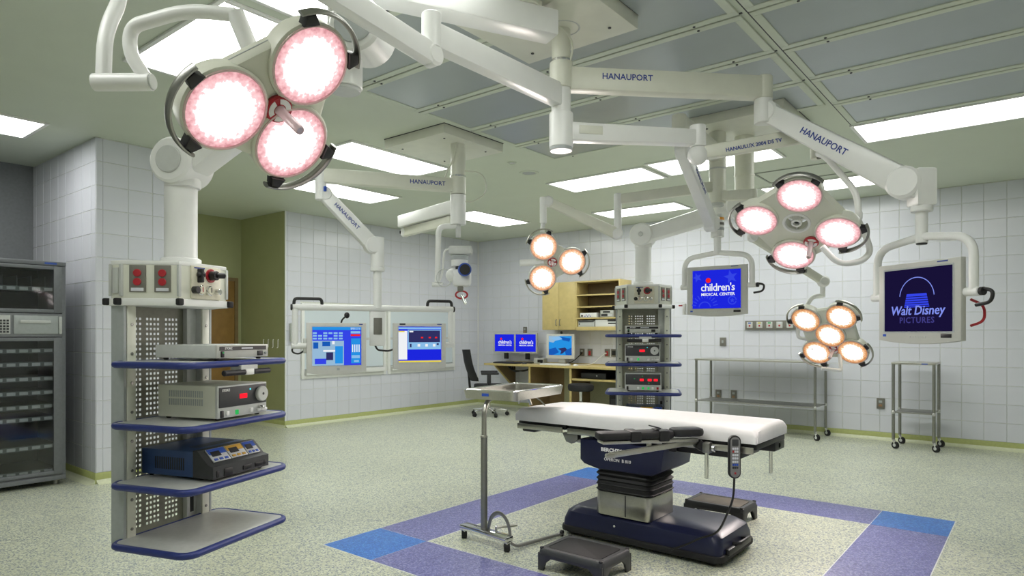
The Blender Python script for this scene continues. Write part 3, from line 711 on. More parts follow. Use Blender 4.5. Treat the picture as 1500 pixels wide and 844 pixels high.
cb = part('centre_bracket', WHITE, t, bx, (0, .004, -.17), (.13, .03, .29), .008, frame(TB+tn*.0, tx) , world=True)
part('bracket_switch', OUTGREY, cb, bx, (0, -.014, -.15), (.07, .01, .14), .003, frame(TB, tx), world=True)
part('cable', BLACK, t, tube, fillet([TB-tx*.02-z*.31, TB+tx*.0-z*.35, TB+tx*.1-z*.36, TB+tx*.16-z*.33], .05, 5), .008, 8, world=True)
part('cable', BLACK, t, tube, fillet([TB-tx*.67-z*.3, TB-tx*.69-z*.36, TB-tx*.63-z*.38, TB-tx*.58-z*.34], .05, 5), .007, 8, world=True)
part('monitor_stay', LGREY, t, beam, TB-tx*.6-z*.31, TB-tx*.14-z*.31, .02, .12, world=True); part('monitor_stay', LGREY, t, beam, TB+tx*.14-z*.31, TB+tx*.58-z*.31, .02, .12, world=True)
# folded spare arm on the small mount
t = arm('pair of short bare arms folded back on the small mount', base=(P2[0], P2[1], 2.3))
A0 = V((P2[0], P2[1], 2.40)); A1 = V((-4.895, 4.401, 2.40)); part('extension_arm', WHITE, t, beam, A0+hdir(A0, A1)*.05, A1, .09, .115, world=True)
A0 = V((P2[0]-.1, P2[1]+.03, 2.29)); A1 = V((-4.86, 4.42, 2.30)); part('spring_arm', CREAM, t, beam, A0, A1, .06, .085, world=True)
knuckle(t, A1, hdir(A0, A1), .05, .065); vcyl('pivot', CREAM, t, A1.x+.03, A1.y-.01, 2.30, 2.37, .03)
part('end_hook', BLACK, t, bx, (A1.x-.045, A1.y-.02, 2.30), (.012, .02, .03), .003, world=True)
# arm 5: second screen
A0 = V((P3[0], P3[1], 2.75)); A1 = V((-1.95, 4.3, 2.745)); h = hdir(A0, A1)
t = arm('steep lettered spring arm at centre right holding the bright blue screen', base=(P3[0], P3[1], 2.7))
part('extension_arm', CREAM, t, beam, A0+h*.05, A1, .10, .12, world=True); vcyl('swivel', CREAM, t, A1.x, A1.y, 2.60, 2.81, .05)
MC2 = V((-1.985, 5.082, 1.645)); S0 = V((-1.93, 4.32, 2.56)); S1 = V((-2.0, 4.99, 2.16)); h = hdir(S0, S1)
part('spring_arm', WHITE, t, beam, S0, S1, .085, .12, .085, .12, .02, world=True); knuckle(t, S0, h, .06, .09); knuckle(t, S1, h, .065, .095)
arm_text(t, 'HANAUPORT', .0445, S0, S1, .4, .044)
vcyl('drop_housing', WHITE, t, MC2.x, MC2.y, 2.06, 2.24, .05); part('housing_web', WHITE, t, beam, S1, (MC2.x, MC2.y, 2.17), .08, .1, world=True)
for z_, m in ((2.19, ORANGE), (2.15, OUTGREY), (2.11, MGREY)): part('warning_label', m, t, cyl, (MC2.x, MC2.y, z_), (MC2.x, MC2.y, z_+.024), .0515, n=24, world=True)
vcyl('post', WHITE, t, MC2.x, MC2.y, 1.925, 2.07, .028); RZ2 = math.radians(4); yoke(t, MC2, RZ2, .265, .295, .03, .02)
# arm 6: far three-lens light
t = arm('long thin arm running left from the far mount to the far three-lens light', base=(P3[0], P3[1], 2.4))
A0 = V((P3[0], P3[1], 2.50)); A1 = V((-2.60, 4.60, 2.345)); A1.z = 2.40
part('extension_arm', CREAM, t, beam, A0+hdir(A0, A1)*.05-V((0, 0, .01)), A1-V((0, 0, .04)), .06, .085, .05, .075, world=True)
vcyl('swivel', WHITE, t, A1.x, A1.y, 2.05, 2.405, .030)
S0 = V((A1.x-.005, A1.y-.005, 2.09)); S1 = V((-3.019, 4.246, 2.34)); h = hdir(S0, S1)
part('spring_arm', CREAM, t, beam, S0, S1, .06, .085, .05, .07, .014, world=True); knuckle(t, S0, h, .045, .07); knuckle(t, S1, h, .042, .065)
vcyl('swivel', WHITE, t, -3.05, 4.222, 2.17, 2.375, .027)
part('curved_tube', WHITE, t, tube, fillet([(-3.05, 4.222, 2.19), (-3.055, 4.22, 2.13), (-3.075, 4.23, 2.03)], .04, 4), .017, 12, world=True)
# arm 7: far five-lens light
t = arm('thin arm behind the four-lens light leading down to the five-lens light', base=(P3[0], P3[1], 2.37))
A0 = V((P3[0], P3[1], 2.42)); A1 = V((-1.74, 5.18, 2.38)); part('extension_arm', CREAM, t, beam, A0, A1, .06, .08, world=True); vcyl('swivel', CREAM, t, A1.x, A1.y, 2.02, 2.42, .03)
S0 = V((A1.x, A1.y, 2.05)); S1 = V((-1.312, 5.497, 1.705)); h = hdir(S0, S1)
part('spring_arm', CREAM, t, beam, S0, S1, .055, .07, .05, .06, .014, world=True); knuckle(t, S0, h, .04, .065); knuckle(t, S1, h, .043, .06)
vcyl('swivel', WHITE, t, -1.316, 5.494, 1.585, 1.71, .019)
part('curved_tube', WHITE, t, tube, fillet([(-1.316, 5.494, 1.595), (-1.378, 5.45, 1.59), (-1.427, 5.43, 1.497)], .04, 4), .016, 12, world=True)
# ------------------------------------------------------------------ surgical lights
LPINK = lens_mat('lit_lens_pink', (1.0, .42, .46), (1, .90, .88), LENS)
LWARM = lens_mat('lit_lens_warm', (1.0, .40, .12), (1, .93, .86), LENS)
LORNG = lens_mat('lit_lens_orange', (1.0, .36, .04), (1, .88, .74), LENS*.8)
RIMPINK = mat('lens_rim', (.75, .55, .55), .25)
def hull(pts):
    pts = sorted(set((round(p[0], 5), round(p[1], 5)) for p in pts))
    def half(ps):
        o = []
        for p in ps:
            while len(o) > 1 and (o[-1][0]-o[-2][0])*(p[1]-o[-2][1])-(o[-1][1]-o[-2][1])*(p[0]-o[-2][0]) <= 0: o.pop()
            o.append(p)
        return o
    a = half(pts); b = half(pts[::-1]); return a[:-1]+b[:-1]
def lamp(label, ctr, n, discs, handle, lm, hole=None, rails=None, rail_m=None, span=110, body=.055, beam_w=42):
    n = V(n).normalized(); x = V((0, 0, 1)).cross(n).normalized(); y = n.cross(x)
    R3 = Matrix(((x.x, y.x, n.x), (x.y, y.y, n.y), (x.z, y.z, n.z)))
    t = thing('surgical_light', label, 'surgical light', ctr, rot=R3, group='surgical lights')
    c = V((sum(d[0] for d in discs)/len(discs), sum(d[1] for d in discs)/len(discs)))
    pts = [(d[0]+body*math.cos(a*PI/8), d[1]+body*math.sin(a*PI/8)) for d in discs for a in range(16)]
    hp = hull(pts)
    if hole:
        bm = nb(); N = 40
        def onhull(a):
            dx, dy = math.cos(a), math.sin(a); best = 0
            for (p, q) in zip(hp, hp[1:]+hp[:1]):
                ex, ey = q[0]-p[0], q[1]-p[1]; den = dx*ey-dy*ex
                if abs(den) < 1e-9: continue
                s = ((p[0]-hole[0])*ey-(p[1]-hole[1])*ex)/den; u = ((p[0]-hole[0])*dy-(p[1]-hole[1])*dx)/den
                if s > 0 and -1e-6 <= u <= 1+1e-6: best = max(best, s)
            return (hole[0]+dx*best, hole[1]+dy*best)
        rings = []
        for rr, zz in (('o', -.07), ('o', -.018), ('i', -.012), ('i', -.075)):
            rings.append([bm.verts.new((*(onhull(2*PI*i/N) if rr == 'o' else (hole[0]+.056*math.cos(2*PI*i/N), hole[1]+.056*math.sin(2*PI*i/N))), zz)) for i in range(N)])
        fs = [bm.faces.new((rings[a][i], rings[a][(i+1) % N], rings[(a+1) % 4][(i+1) % N], rings[(a+1) % 4][i])) for a in range(4) for i in range(N)]
        bmesh.ops.recalc_face_normals(bm, faces=fs)
        bd = obj('body', bm, CREAM, t)
        Mh = Matrix.Translation((hole[0], hole[1], 0))
        part('hole_ring', WHITE, bd, lathe, [(.052, -.02), (.056, -.008), (.068, -.01), (.07, -.018)], Mh, 36)
        bm = nb(); lathe(bm, [(.026, -.05), (.026, -.01), (.016, -.008), (.014, -.02), (.014, -.05)], Mh, 24)
        for a in (20, 140, 260): bx(bm, (.04, 0, -.035), (.04, .010, .02), .002, Mh @ Matrix.Rotation(math.radians(a), 4, 'Z'))
        obj('camera_ring', bm, WHITE, bd)
        part('camera_lens', BLACK, bd, cyl, (hole[0], hole[1], -.05), (hole[0], hole[1], -.022), .0145, n=18)
    else:
        bd = part('body', CREAM, t, prism, hp, -.07, -.014, .012)
    part('body_seam', MGREY, bd, prism, [(c.x+(p[0]-c.x)*1.006, c.y+(p[1]-c.y)*1.006) for p in hp], -.046, -.043) if not hole else None
    for i, d in enumerate(discs):
        Md = Matrix.Translation((d[0], d[1], 0))
        hs = part('lamp_housing', CREAM, t, lathe, [(0, -.105), (.055, -.1), (.09, -.08), (.108, -.05), (.111, -.004), (.107, 0), (.101, .001), (.1, -.006), (0, -.006)], Md, 40)
        part('lens_rim', RIMPINK, hs, lathe, [(.0985, -.003), (.101, .004), (.105, .003), (.106, -.002)], Md, 40)
        bm = nb(); lathe(bm, [(0, .003), (.06, .0025), (.099, 0), (.099, -.004), (0, -.004)], None, 40)
        lo = obj('lens', bm, lm, hs); lo.location = (d[0], d[1], 0)
        if rails is None or rails[i] is not None:
            ang = math.atan2(d[1]-c.y, d[0]-c.x) if rails is None else math.radians(rails[i])
            sp = math.radians(span)/2; pp = [V((d[0]+.137*math.cos(a), d[1]+.137*math.sin(a), -.002)) for a in [ang-sp+2*sp*k/18 for k in range(19)]]
            rl = part('bumper_rail', rail_m or DSTEEL, t, tube, pp, .006, 10, flat=2.4)
            for s in (-1, 1):
                a = ang+s*sp*.82; b = nb(); M_ = Md @ Matrix.Rotation(a, 4, 'Z')
                prism(b, [(.106, -.022), (.106, .022), (.132, .012), (.132, -.012)], -.02, .012, .003, M_); obj('rail_clip', b, BLACK, rl)
    Mh = Matrix.Translation((handle[0], handle[1], 0))
    hd = part('handle_base', RED, t, lathe, [(0, -.014), (.036, -.014), (.038, -.004), (.034, .002), (0, .002)], Mh, 28)
    bm = nb()
    for a0 in (25, 145, 265):
        pl = [(r*math.cos(math.radians(a)), r*math.sin(math.radians(a))) for r, rg in ((.031, range(a0, a0+91, 15)), (.017, range(a0+90, a0-1, -15))) for a in rg]
        prism(bm, pl, .002, .0032, 0, Mh)
    obj('handle_label', bm, WINK, hd)
    part('handle', CLEAR, t, lathe, [(0, 0), (.0145, 0), (.0125, .03), (.0125, .1), (.010, .105), (0, .105)], Mh, 18)
    part('handle_core', CHROME, t, lathe, [(0, .0), (.006, .0), (.006, .095), (0, .095)], Mh, 10)
    ld = bpy.data.lights.new('lamp_beam', 'SPOT'); ld.energy = beam_w; ld.color = (1, .88, .84); ld.spot_size = math.radians(125); ld.spot_blend = .9; ld.shadow_soft_size = .15
    lo = bpy.data.objects.new('lamp_beam', ld); C.objects.link(lo); lo.parent = t; lo.location = (c.x, c.y, .13); lo.rotation_euler = (PI, 0, 0)
    return t
def tb(t, name, pts, r, rad=.05, m=None): return part(name, m or WHITE, t, tube, fillet(pts, rad, 6), r, 12, world=True)
L = lamp('big three-lens surgical light with pink glow, nearest at top left', (-1.53, .949, 1.878), (.762, .085, -.642), [(-.123, -.045), (.038, .135), (.09, -.078)], (.01, .0), LPINK, rails=(200, 75, -42), body=.085)
tb(L, 'pivot_tube', [(-1.585, .925, 2.0), (-1.612, .883, 2.125)], .0225)
tb(L, 'yoke_tube', [(-1.612, .883, 2.12), (-1.70, .80, 2.128), (-1.845, .722, 2.10), (-1.845, .72, 2.03), (-1.812, .747, 1.964)], .0175, .09)
tb(L, 'yoke_cross_tube', [(-1.918, .664, 1.955), (-1.80, .756, 1.955)], .0225)
part('yoke_cap', LGREY, L, cyl, (-1.80, .756, 1.955), (-1.796, .759, 1.955), .02, n=20, world=True)
L = lamp('four-lens surgical light with a round camera hole in its middle', (-.981, 3.579, 1.87), (.035, -.621, -.783), [(.041, .178), (-.192, .043), (-.057, -.232), (.18, -.093)], (.045, -.15), LPINK, hole=(-.005, -.012), rails=(85, 170, 235, -40), body=.075)
tb(L, 'yoke_tube', [(-.733, 3.78, 1.925), (-.733, 3.78, 1.885), (-.812, 3.716, 1.872)], .018, .02)
tb(L, 'yoke_tube', [(-.735, 3.778, 1.885), (-.70, 3.80, 1.79), (-.684, 3.819, 1.72), (-.722, 3.788, 1.672), (-.815, 3.714, 1.656), (-.88, 3.663, 1.75)], .0155, .06)
L = lamp('far three-lens surgical light hanging in front of the wooden wall cupboard', (-2.982, 4.276, 1.865), (.597, -.729, -.335), [(-.086, .122), (.139, .003), (-.09, -.13)], (-.014, -.003), LWARM, rails=(115, -8, 240), rail_m=STEEL, body=.06)
tb(L, 'yoke_tube', [(-3.07, 4.235, 2.06), (-3.09, 4.25, 2.0), (-3.07, 4.31, 1.93)], .016)
part('side_arm', WHITE, L, cyl, (-3.06, 4.25, 1.87), (-3.22, 4.14, 1.862), .026, n=16, world=True)
L = lamp('five-lens surgical light with orange glow, low in front of the steel table', (-1.25, 5.419, 1.297), (-.075, -.818, -.57), [(-.148, .132), (.109, .155), (.001, -.01), (-.125, -.172), (.133, -.164)], (-.0, -.147), LORNG, rails=(140, 40, None, 240, -20), rail_m=STEEL, body=.06)
tb(L, 'yoke_tube', [(-1.427, 5.44, 1.51), (-1.45, 5.48, 1.42), (-1.488, 5.46, 1.376), (-1.488, 5.46, 1.27), (-1.42, 5.50, 1.26), (-1.39, 5.52, 1.18)], .014, .03)
tb(L, 'yoke_tube', [(-1.206, 5.53, 1.15), (-1.193, 5.53, 1.02), (-1.312, 5.45, 1.035)], .014, .02)

# ------------------------------------------------------------------ screens
SBLUE = emit('screen_blue', (.012, .02, .72), SCR); SBLUE2 = emit('screen_mid_blue', (.035, .06, .78), SCR); SNAVY = emit('screen_navy', (.009, .006, .038), SCR); SINDIGO = emit('screen_indigo', (.035, .06, .80), SCR)
SWHITE = emit('screen_white', (.85, .87, .9), SCR); SPERI = emit('screen_periwinkle', (.22, .28, .85), SCR); SDIM = emit('screen_dim_violet', (.05, .045, .22), SCR)
SRED = emit('screen_red', (.85, .02, .02), SCR); SCYAN = emit('screen_pale_cyan', (.25, .50, .80), SCR); SYEL = emit('screen_yellow', (.8, .65, .08), SCR); SDARK = emit('screen_dark_blue', (.03, .03, .12), SCR); SAQUA = emit('screen_aqua', (.02, .28, .75), SCR); SDEEP = emit('screen_deep_aqua', (.01, .10, .45), SCR); SMIST = emit('screen_mist', (.30, .48, .66), SCR)
def poly_on(parent, pts, m, FM, name='screen_graphic', z=.0008):
    return part(name, m, parent, prism, pts, z-.0006, z, 0, FM)
def arcpts(cx, cy, r, a0, a1, n=24, w=None):
    A = [math.radians(a0+(a1-a0)*i/n) for i in range(n+1)]
    o = [(cx+r*math.cos(a), cy+r*math.sin(a)) for a in A]
    return o if w is None else o+[(cx+(r-w)*math.cos(a), cy+(r-w)*math.sin(a)) for a in reversed(A)]
def star(cx, cy, r, a=0): return [(cx+(r if k % 2 == 0 else r*.42)*math.cos(math.radians(a+90+36*k)), cy+(r if k % 2 == 0 else r*.42)*math.sin(math.radians(a+90+36*k))) for k in range(10)]
def logo(s, FM, w, h, fancy=True):
    k = w/.376
    if fancy:
        poly_on(s, star(.30*w*1.0, .30*h, .055*k, 12), SBLUE2, FM); poly_on(s, star(-.40*w, .32*h, .04*k, 20), SBLUE2, FM); poly_on(s, arcpts(.33*w, -.30*h, .034*k, 0, 345, 24, .008*k), SBLUE2, FM); poly_on(s, star(.33*w, -.30*h, .02*k), SBLUE2, FM)
        for a in range(10, 171, 16): poly_on(s, [(-.24*w+r*k*math.cos(math.radians(a+d)), -.46*h+r*k*math.sin(math.radians(a+d))) for r, d in ((.07, -3), (.105, -2), (.105, 2), (.07, 3))], SBLUE2, FM)
        poly_on(s, arcpts(-.24*w, -.48*h, .05*k, 5, 175, 20, .008*k), SBLUE2, FM)
    text(s, "children's", .083*k, FM @ Matrix.Translation((.012*k, .012*k, .0012)), SWHITE, bold=.0008*k, spacing=.92, sx=.93)
    text(s, 'MEDICAL CENTER', .031*k, FM @ Matrix.Translation((.012*k, -.041*k, .0012)), SWHITE, bold=.0007*k, spacing=1.05)
    poly_on(s, arcpts(-.062*k, .070*k, .020*k, 0, 360, 24)[:-1], SRED, FM, z=.0016)
def screen_art(s, kind, FM, w, h):
    if kind == 'logo': logo(s, FM, w, h)
    elif kind == 'mini_logo': logo(s, FM, w, h, False)
    elif kind == 'film':
        poly_on(s, arcpts(0, .012, .098, 5, 175, 32, .004), SPERI, FM)
        poly_on(s, [(-.07, -.035), (.07, -.035), (.055, .03), (-.055, .03)], SINDIGO, FM)       # plain stand-in block
        for k in range(5): poly_on(s, [(-.068, -.03+k*.011), (.068, -.03+k*.011), (.066, -.027+k*.011), (-.066, -.027+k*.011)], SNAVY, FM, z=.0011)
        text(s, 'Walt Disney', .062, FM @ Matrix.Translation((0, -.052, .0018)), SPERI, shear=.18, bold=.0007, sx=.95)
        text(s, 'PICTURES', .04, FM @ Matrix.Translation((0, -.098, .0012)), SDIM, bold=.0006, spacing=1.15)
    elif kind == 'panel':
        r = lambda x0, x1, y0, y1, m, z=.001: poly_on(s, [((x0-.5)*w, (.5-y1)*h), ((x1-.5)*w, (.5-y1)*h), ((x1-.5)*w, (.5-y0)*h), ((x0-.5)*w, (.5-y0)*h)], m, FM, z=z)
        r(0, 1, 0, .08, SAQUA); r(.78, .98, .01, .07, SWHITE); r(.78, .98, .11, .17, SCYAN); r(.78, .98, .19, .24, SRED)
        for i in range(6):
            for j in range(3):
                if (i, j) not in ((1, 0), (3, 1)): r(.01+i*.105, .09+i*.105, .14+j*.07, .185+j*.07, SCYAN)
        r(0, .64, .36, 1, SMIST); r(.02, .12, .4, .56, SDEEP, .0013); r(.2, .36, .38, .5, SDEEP, .0013); r(.22, .46, .60, .645, SWHITE, .0016); r(.28, .42, .66, .86, SDARK, .0016); r(.05, .28, .82, .96, SBLUE2, .0013); r(.46, .62, .5, .95, SAQUA, .0012); r(.40, .45, .37, .45, SWHITE, .0016)
        r(.79, .98, .30, .95, SAQUA)
        for i in range(4): r(.81+i*.045, .83+i*.045, .46, .66, SWHITE, .0014)
        r(.80, .97, .74, .82, SCYAN, .0014); r(.85, .95, .87, .92, SCYAN, .0014)
    elif kind == 'window':
        r = lambda x0, x1, y0, y1, m, z=.001: poly_on(s, [((x0-.5)*w, (.5-y1)*h), ((x1-.5)*w, (.5-y1)*h), ((x1-.5)*w, (.5-y0)*h), ((x0-.5)*w, (.5-y0)*h)], m, FM, z=z)
        r(0, 1, .02, .07, SCYAN); r(0, .2, .12, .92, SWHITE); r(0, .14, .12, .155, SYEL, .0013); r(0, 1, .955, 1, SYEL); r(.21, .99, .09, .64, SCYAN)
        r(.235, .97, .11, .44, SDARK, .0014); r(.25, .34, .12, .16, SWHITE, .0017)
        for x_ in (.52, .70, .85): r(x_, x_+.05, .29, .33, SRED, .0017)
        r(.26, .3, .48, .58, SDARK, .0014)
        for x_ in (.44, .62, .80): r(x_, x_+.06, .49, .56, SWHITE, .0014)
        r(.89, .94, .47, .52, SDARK, .0014)
    elif kind == 'sea':
        r = lambda pts, m, z=.001: poly_on(s, [((a-.5)*w, (.5-b)*h) for a, b in pts], m, FM, z=z)
        r([(0, 0), (.5, 0), (.2, .35), (0, .3)], SMIST); r([(.1, .1), (.45, .03), (.6, .16), (.3, .25)], SCYAN, .0013); r([(.55, .05), (.95, .12), (.9, .3), (.6, .22)], SDEEP)
        r([(.0, .7), (.3, .6), (.45, .85), (.2, 1), (0, 1)], SDEEP); r([(.4, .66), (.72, .6), (.8, .7), (.62, .9), (.5, .96), (.55, .78)], SDARK, .0014); r([(.7, .75), (1, .6), (1, 1), (.75, 1)], SDEEP)
def monitor(name, label, ctr, rz, w, h, sw, sh, art, bg, bezel=None, d=.07, curve=.018, off=0.0, base=None):
    bezel = bezel or BEZEL; t = thing(name, label, 'monitor', ctr, rz)
    bot = [(-w/2+w*i/10, -h/2-curve*(1-(2*i/10-1)**2)) for i in range(11)]
    part('bezel', bezel, t, prism, bot+[(w/2, h/2), (-w/2, h/2)], -.004, .028, .005, XZ)
    part('housing', bezel, t, beam, (0, 0, .0), (0, d, -.0), w*.95, h*.95, w*.7, h*.72, .012)
    sur = part('screen_surround', LGREY if bezel is BEZELW else MGREY, t, prism, rrect(-sw/2-.008, sw/2+.008, -sh/2-.008+off, sh/2+.008+off, .004, 2), .0275, .0295, 0, XZ)
    FM = Matrix(((1, 0, 0, 0), (0, 0, -1, -.0305), (0, 1, 0, off), (0, 0, 0, 1)))
    s = part('screen', bg, t, bx, (0, 0, 0), (sw, sh, .0012), 0, FM)
    screen_art(s, art, FM, sw, sh)
    return t, FM
def mon_marks(t, w, h, FM, black=True):
    part('print_line', INK, t, bx, (w*.3, h/2-.016, -.0025), (.055, .006, .002), 0, FM); part('maker_badge', BLUE, t, bx, (-w*.42, -h/2+.018, -.0025), (.02, .012, .002), 0, FM)
    for k in range(7): part('button', LGREY, t, bx, (-.04+k*.014, -h/2+.010, -.002), (.006, .004, .004), .001, FM)
    part('lamp_strip', BLACK, t, bx, (w*.34, -h/2+.016, -.0025), (.055, .018, .003), .001, FM)
def hold(t, side):      # small grip bracket on the monitor's lower left with a red clip
    x = side; part('grip_bracket', WHITE, t, b2, x-.012, x+.012, -.02, .02, -.19, -.1, .004); part('red_clip', RED, t, bx, (x-.02, 0, -.115), (.06, .012, .012), .004)
t, FM = monitor('hanging_monitor', 'hanging grey monitor at right with a dark navy film screen', MC1, RZ1, .455, .375, .376, .301, 'film', SNAVY, off=.006)
mon_marks(t, .455, .375, FM); hold(t, -.2)
part('cable', RED, t, tube, fillet([(.2, .06, .0), (.25, .08, -.03), (.25, .08, -.1), (.2, .06, -.12)], .04, 5), .006, 8)
t, FM = monitor('hanging_monitor', 'hanging grey monitor at centre right with a bright blue hospital logo', MC2, RZ2, .47, .378, .376, .301, 'logo', SBLUE, off=.006)
mon_marks(t, .47, .378, FM); hold(t, -.265)
# the two screens under the white bar
c = TB-tx*.345-z*.325+tn*.07; RT = RZT
t, FM = monitor('touch_monitor', 'beige touch monitor with a busy control screen at the bar left end', c, RT, .47, .40, .385, .31, 'panel', SBLUE2, BEZELW, off=.012, curve=.022)
part('maker_badge', MGREY, t, bx, (.01, -.185, -.003), (.022, .018, .002), 0, FM); part('print_line', INK, t, bx, (.19, .176, -.003), (.03, .008, .002), 0, FM)
part('bracket', LGREY, t, beam, (0, .05, 0), (0, .09, .01), .12, .1)
bm = nb(); tube(bm, fillet([(.04, .03, .19), (.045, .02, .225), (.075, .0, .255)], .03, 5), .007, 8); sphere(bm, (.082, -.004, .262), .022, (1, .8, 1.15)); mic = thing('microphone', 'small black gooseneck microphone on top of the beige touch monitor', 'microphone', c, RT); obj('gooseneck', bm, BLACK, mic)
c = TB+tx*.34-z*.315+tn*.07
t, FM = monitor('touch_monitor', 'beige monitor with a white sidebar and yellow line at the bar right end', c, RT, .455, .38, .37, .30, 'window', SBLUE, BEZELW, off=.012, curve=.02)
part('maker_badge', DGREY, t, bx, (-.15, .17, -.003), (.05, .014, .002), 0, FM); part('print_line', INK, t, bx, (.17, .17, -.003), (.04, .007, .002), 0, FM); part('button', LGREY, t, bx, (.208, -.11, -.002), (.008, .012, .004), .002, FM)
part('bracket', LGREY, t, beam, (0, .05, 0), (0, .09, .01), .12, .1)

# ------------------------------------------------------------------ camera head under the small mount
Rv = V((.7776, .6287, 0)); Fv = V((-.6287, .7776, 0)); c0 = V((-3.904, 4.174, 1.826))
t = thing('ceiling_camera', 'white camera unit with blue-ringed lens hanging under the small mount', 'camera', (P2[0], P2[1], 2.13))
q = lambda r, f, u: c0+Rv*r+Fv*f+V((0, 0, u))
part('curved_tube', WHITE, t, tube, [q(-.02, 0, .405)]+fillet([q(-.05, 0, .405), q(-.18, 0, .40), q(-.19, 0, -.08)], .2, 10), .024, 14, world=True)
part('tube_foot', WHITE, t, cyl, q(-.235, 0, -.10), q(-.145, 0, -.10), .02, n=16, world=True)
part('mount_plate', LGREY, t, bx, (.01, 0, .19), (.2, .14, .075), .02, frame(c0, Rv), world=True)
part('rotor_band', MGREY, t, cyl, q(0, 0, .11), q(0, 0, .15), .075, n=28, world=True)
part('rotor', WHITE, t, cyl, q(0, 0, .055), q(0, 0, .115), .07, n=28, world=True)
part('neck', DGREY, t, cyl, q(0, 0, .02), q(0, 0, .06), .035, n=20, world=True)
part('link_tube', WHITE, t, tube, fillet([q(-.19, 0, -.10), q(-.15, 0, -.02), q(-.13, 0, .2), q(-.06, 0, .21)], .08, 6), .009, 8, world=True)
part('housing', WHITE, t, bx, (.02, 0, -.045), (.16, .13, .15), .035, frame(c0, Rv), world=True)
part('housing_shoulder', WHITE, t, sphere, q(-.06, 0, -.02), .06, world=True)
lr = part('lens_ring', BLUE, t, cyl, q(.045, -.06, .02), q(.055, -.125, .018), .056, n=32, world=True)
part('lens', BLACK, lr, cyl, q(.0545, -.12, .018), q(.0555, -.129, .018), .045, n=32, world=True)
part('handle_stem', OUTGREY, t, bx, (.01, -.02, -.14), (.05, .04, .05), .008, frame(c0, Rv), world=True)
part('handle_ring', RED, t, tube, [q(.02+.05*math.cos(a*PI/12), -.03, -.19+.032*math.sin(a*PI/12)) for a in range(24)], .008, 8, True, world=True)
part('handle', CHROME, t, cyl, q(.02, -.03, -.19), q(.055, -.05, -.27), .013, n=14, world=True)
part('cable', LGREY, t, tube, [q(-.13+.065*math.cos(a*PI/10), -.02, -.045+.075*math.sin(a*PI/10)) for a in range(20)], .005, 6, True, world=True)
# ------------------------------------------------------------------ operating table
t = thing('operating_table', 'operating table with white sheeted mattress on a navy base', 'operating table', (-1.93, 3.85, 0))
T = t
def wp(name, m, parent, fn, *a, **k): return part(name, m, parent, fn, *a, world=True, **k)
# base with flared cover
bm = nb(); lv = [(.045, 0.0, .03), (.10, .0, .05), (.15, .012, .07), (.178, .05, .08)]
rings = []
for zz, ins, rr in lv: rings.append([bm.verts.new((x, y, zz)) for x, y in rrect(-2.44+ins, -1.385-ins, 3.585+ins, 4.11-ins, rr, 6)])
N = len(rings[0])
for a, b in zip(rings, rings[1:]):
    for i in range(N): bm.faces.new((a[i], a[(i+1) % N], b[(i+1) % N], b[i]))
bm.faces.new(rings[-1]); bm.faces.new(rings[0][::-1]); bmesh.ops.recalc_face_normals(bm, faces=bm.faces[:])
base = obj('base_cover', bm, NAVYCOVER, t, True)
wp('base_skirt', RUBBER, base, prism, rrect(-2.455, -1.37, 3.57, 4.125, .06), .022, .062, .01)
wp('cover_screw', CHROME, base, cyl, (-2.05, 3.586, .115), (-2.05, 3.58, .115), .008, n=10)
for x in (-2.38, -1.44):
    for y in (3.63, 4.065):
        wp('castor', RUBBER, t, cyl, (x, y-.025, .033), (x, y+.025, .033), .033, n=18)
bm = nb(); b2(bm, -1.385, -1.36, 3.66, 4.02, .05, .09, .008); tube(bm, fillet([(-1.40, 3.78, .09), (-1.345, 3.78, .10), (-1.345, 3.92, .10), (-1.40, 3.92, .09)], .03), .011, 8); obj('foot_pedal', bm, BLACK, t, True)
# steel column foot, bellows, navy head
wp('column_foot', STEEL, t, prism, rrect(-2.20, -1.815, 3.60, 3.945, .045, 5), .17, .315, .006)
wp('column_seam', DGREY, t, b2, -1.985, -1.979, 3.597, 3.603, .18, .31)
bm = nb(); prof = []; zz = .31; k = 0
rr = []
while zz <= .535: rr.append((zz, .0 if k % 2 == 0 else .014)); zz += .0165; k += 1
rings = [[bm.verts.new((x, y, zz)) for x, y in rrect(-2.19-o, -1.825+o, 3.61-o, 3.935+o, .04, 4)] for zz, o in rr]; N = len(rings[0])
for a, b in zip(rings, rings[1:]):
    for i in range(N): bm.faces.new((a[i], a[(i+1) % N], b[(i+1) % N], b[i]))
bm.faces.new(rings[-1]); bm.faces.new(rings[0][::-1]); bmesh.ops.recalc_face_normals(bm, faces=bm.faces[:])
obj('bellows', bm, RUBBER, t, True)
wp('bellows_band', RUBBER, t, prism, rrect(-2.20, -1.815, 3.60, 3.945, .05, 5), .315, .385, .012)
XZ3 = Matrix(((1, 0, 0, 0), (0, 0, 1, 0), (0, 1, 0, 0), (0, 0, 0, 1)))
hd = wp('table_head', NAVYCOVER, t, prism, [(-2.30, .50), (-2.27, .475), (-2.18, .455), (-1.80, .455), (-1.74, .49), (-1.72, .63), (-2.30, .63)], 3.585, 4.0, .008, XZ3)
FMt = Matrix(((1, 0, 0, -2.03), (0, 0, -1, 3.5765), (0, 1, 0, .545), (0, 0, 0, 1)))
text(hd, 'BERCHTOLD', .031, FMt @ Matrix.Translation((-.01, .036, 0)), WINK, world=True, bold=.0013, sx=1.12)
text(hd, 'OPERON  B 810', .027, FMt @ Matrix.Translation((.005, -.022, 0)), WINK, world=True, bold=.0003)
wp('logo_dot', RED, hd, cyl, (-1.922, 3.577, .581), (-1.922, 3.573, .581), .011, n=14)
wp('saddle', BLACK, t, b2, -2.25, -1.68, 3.66, 4.02, .60, .665, .01)
wp('tilt_frame', BLACK, t, b2, -1.72, -1.30, 3.68, 4.0, .60, .66, .015)
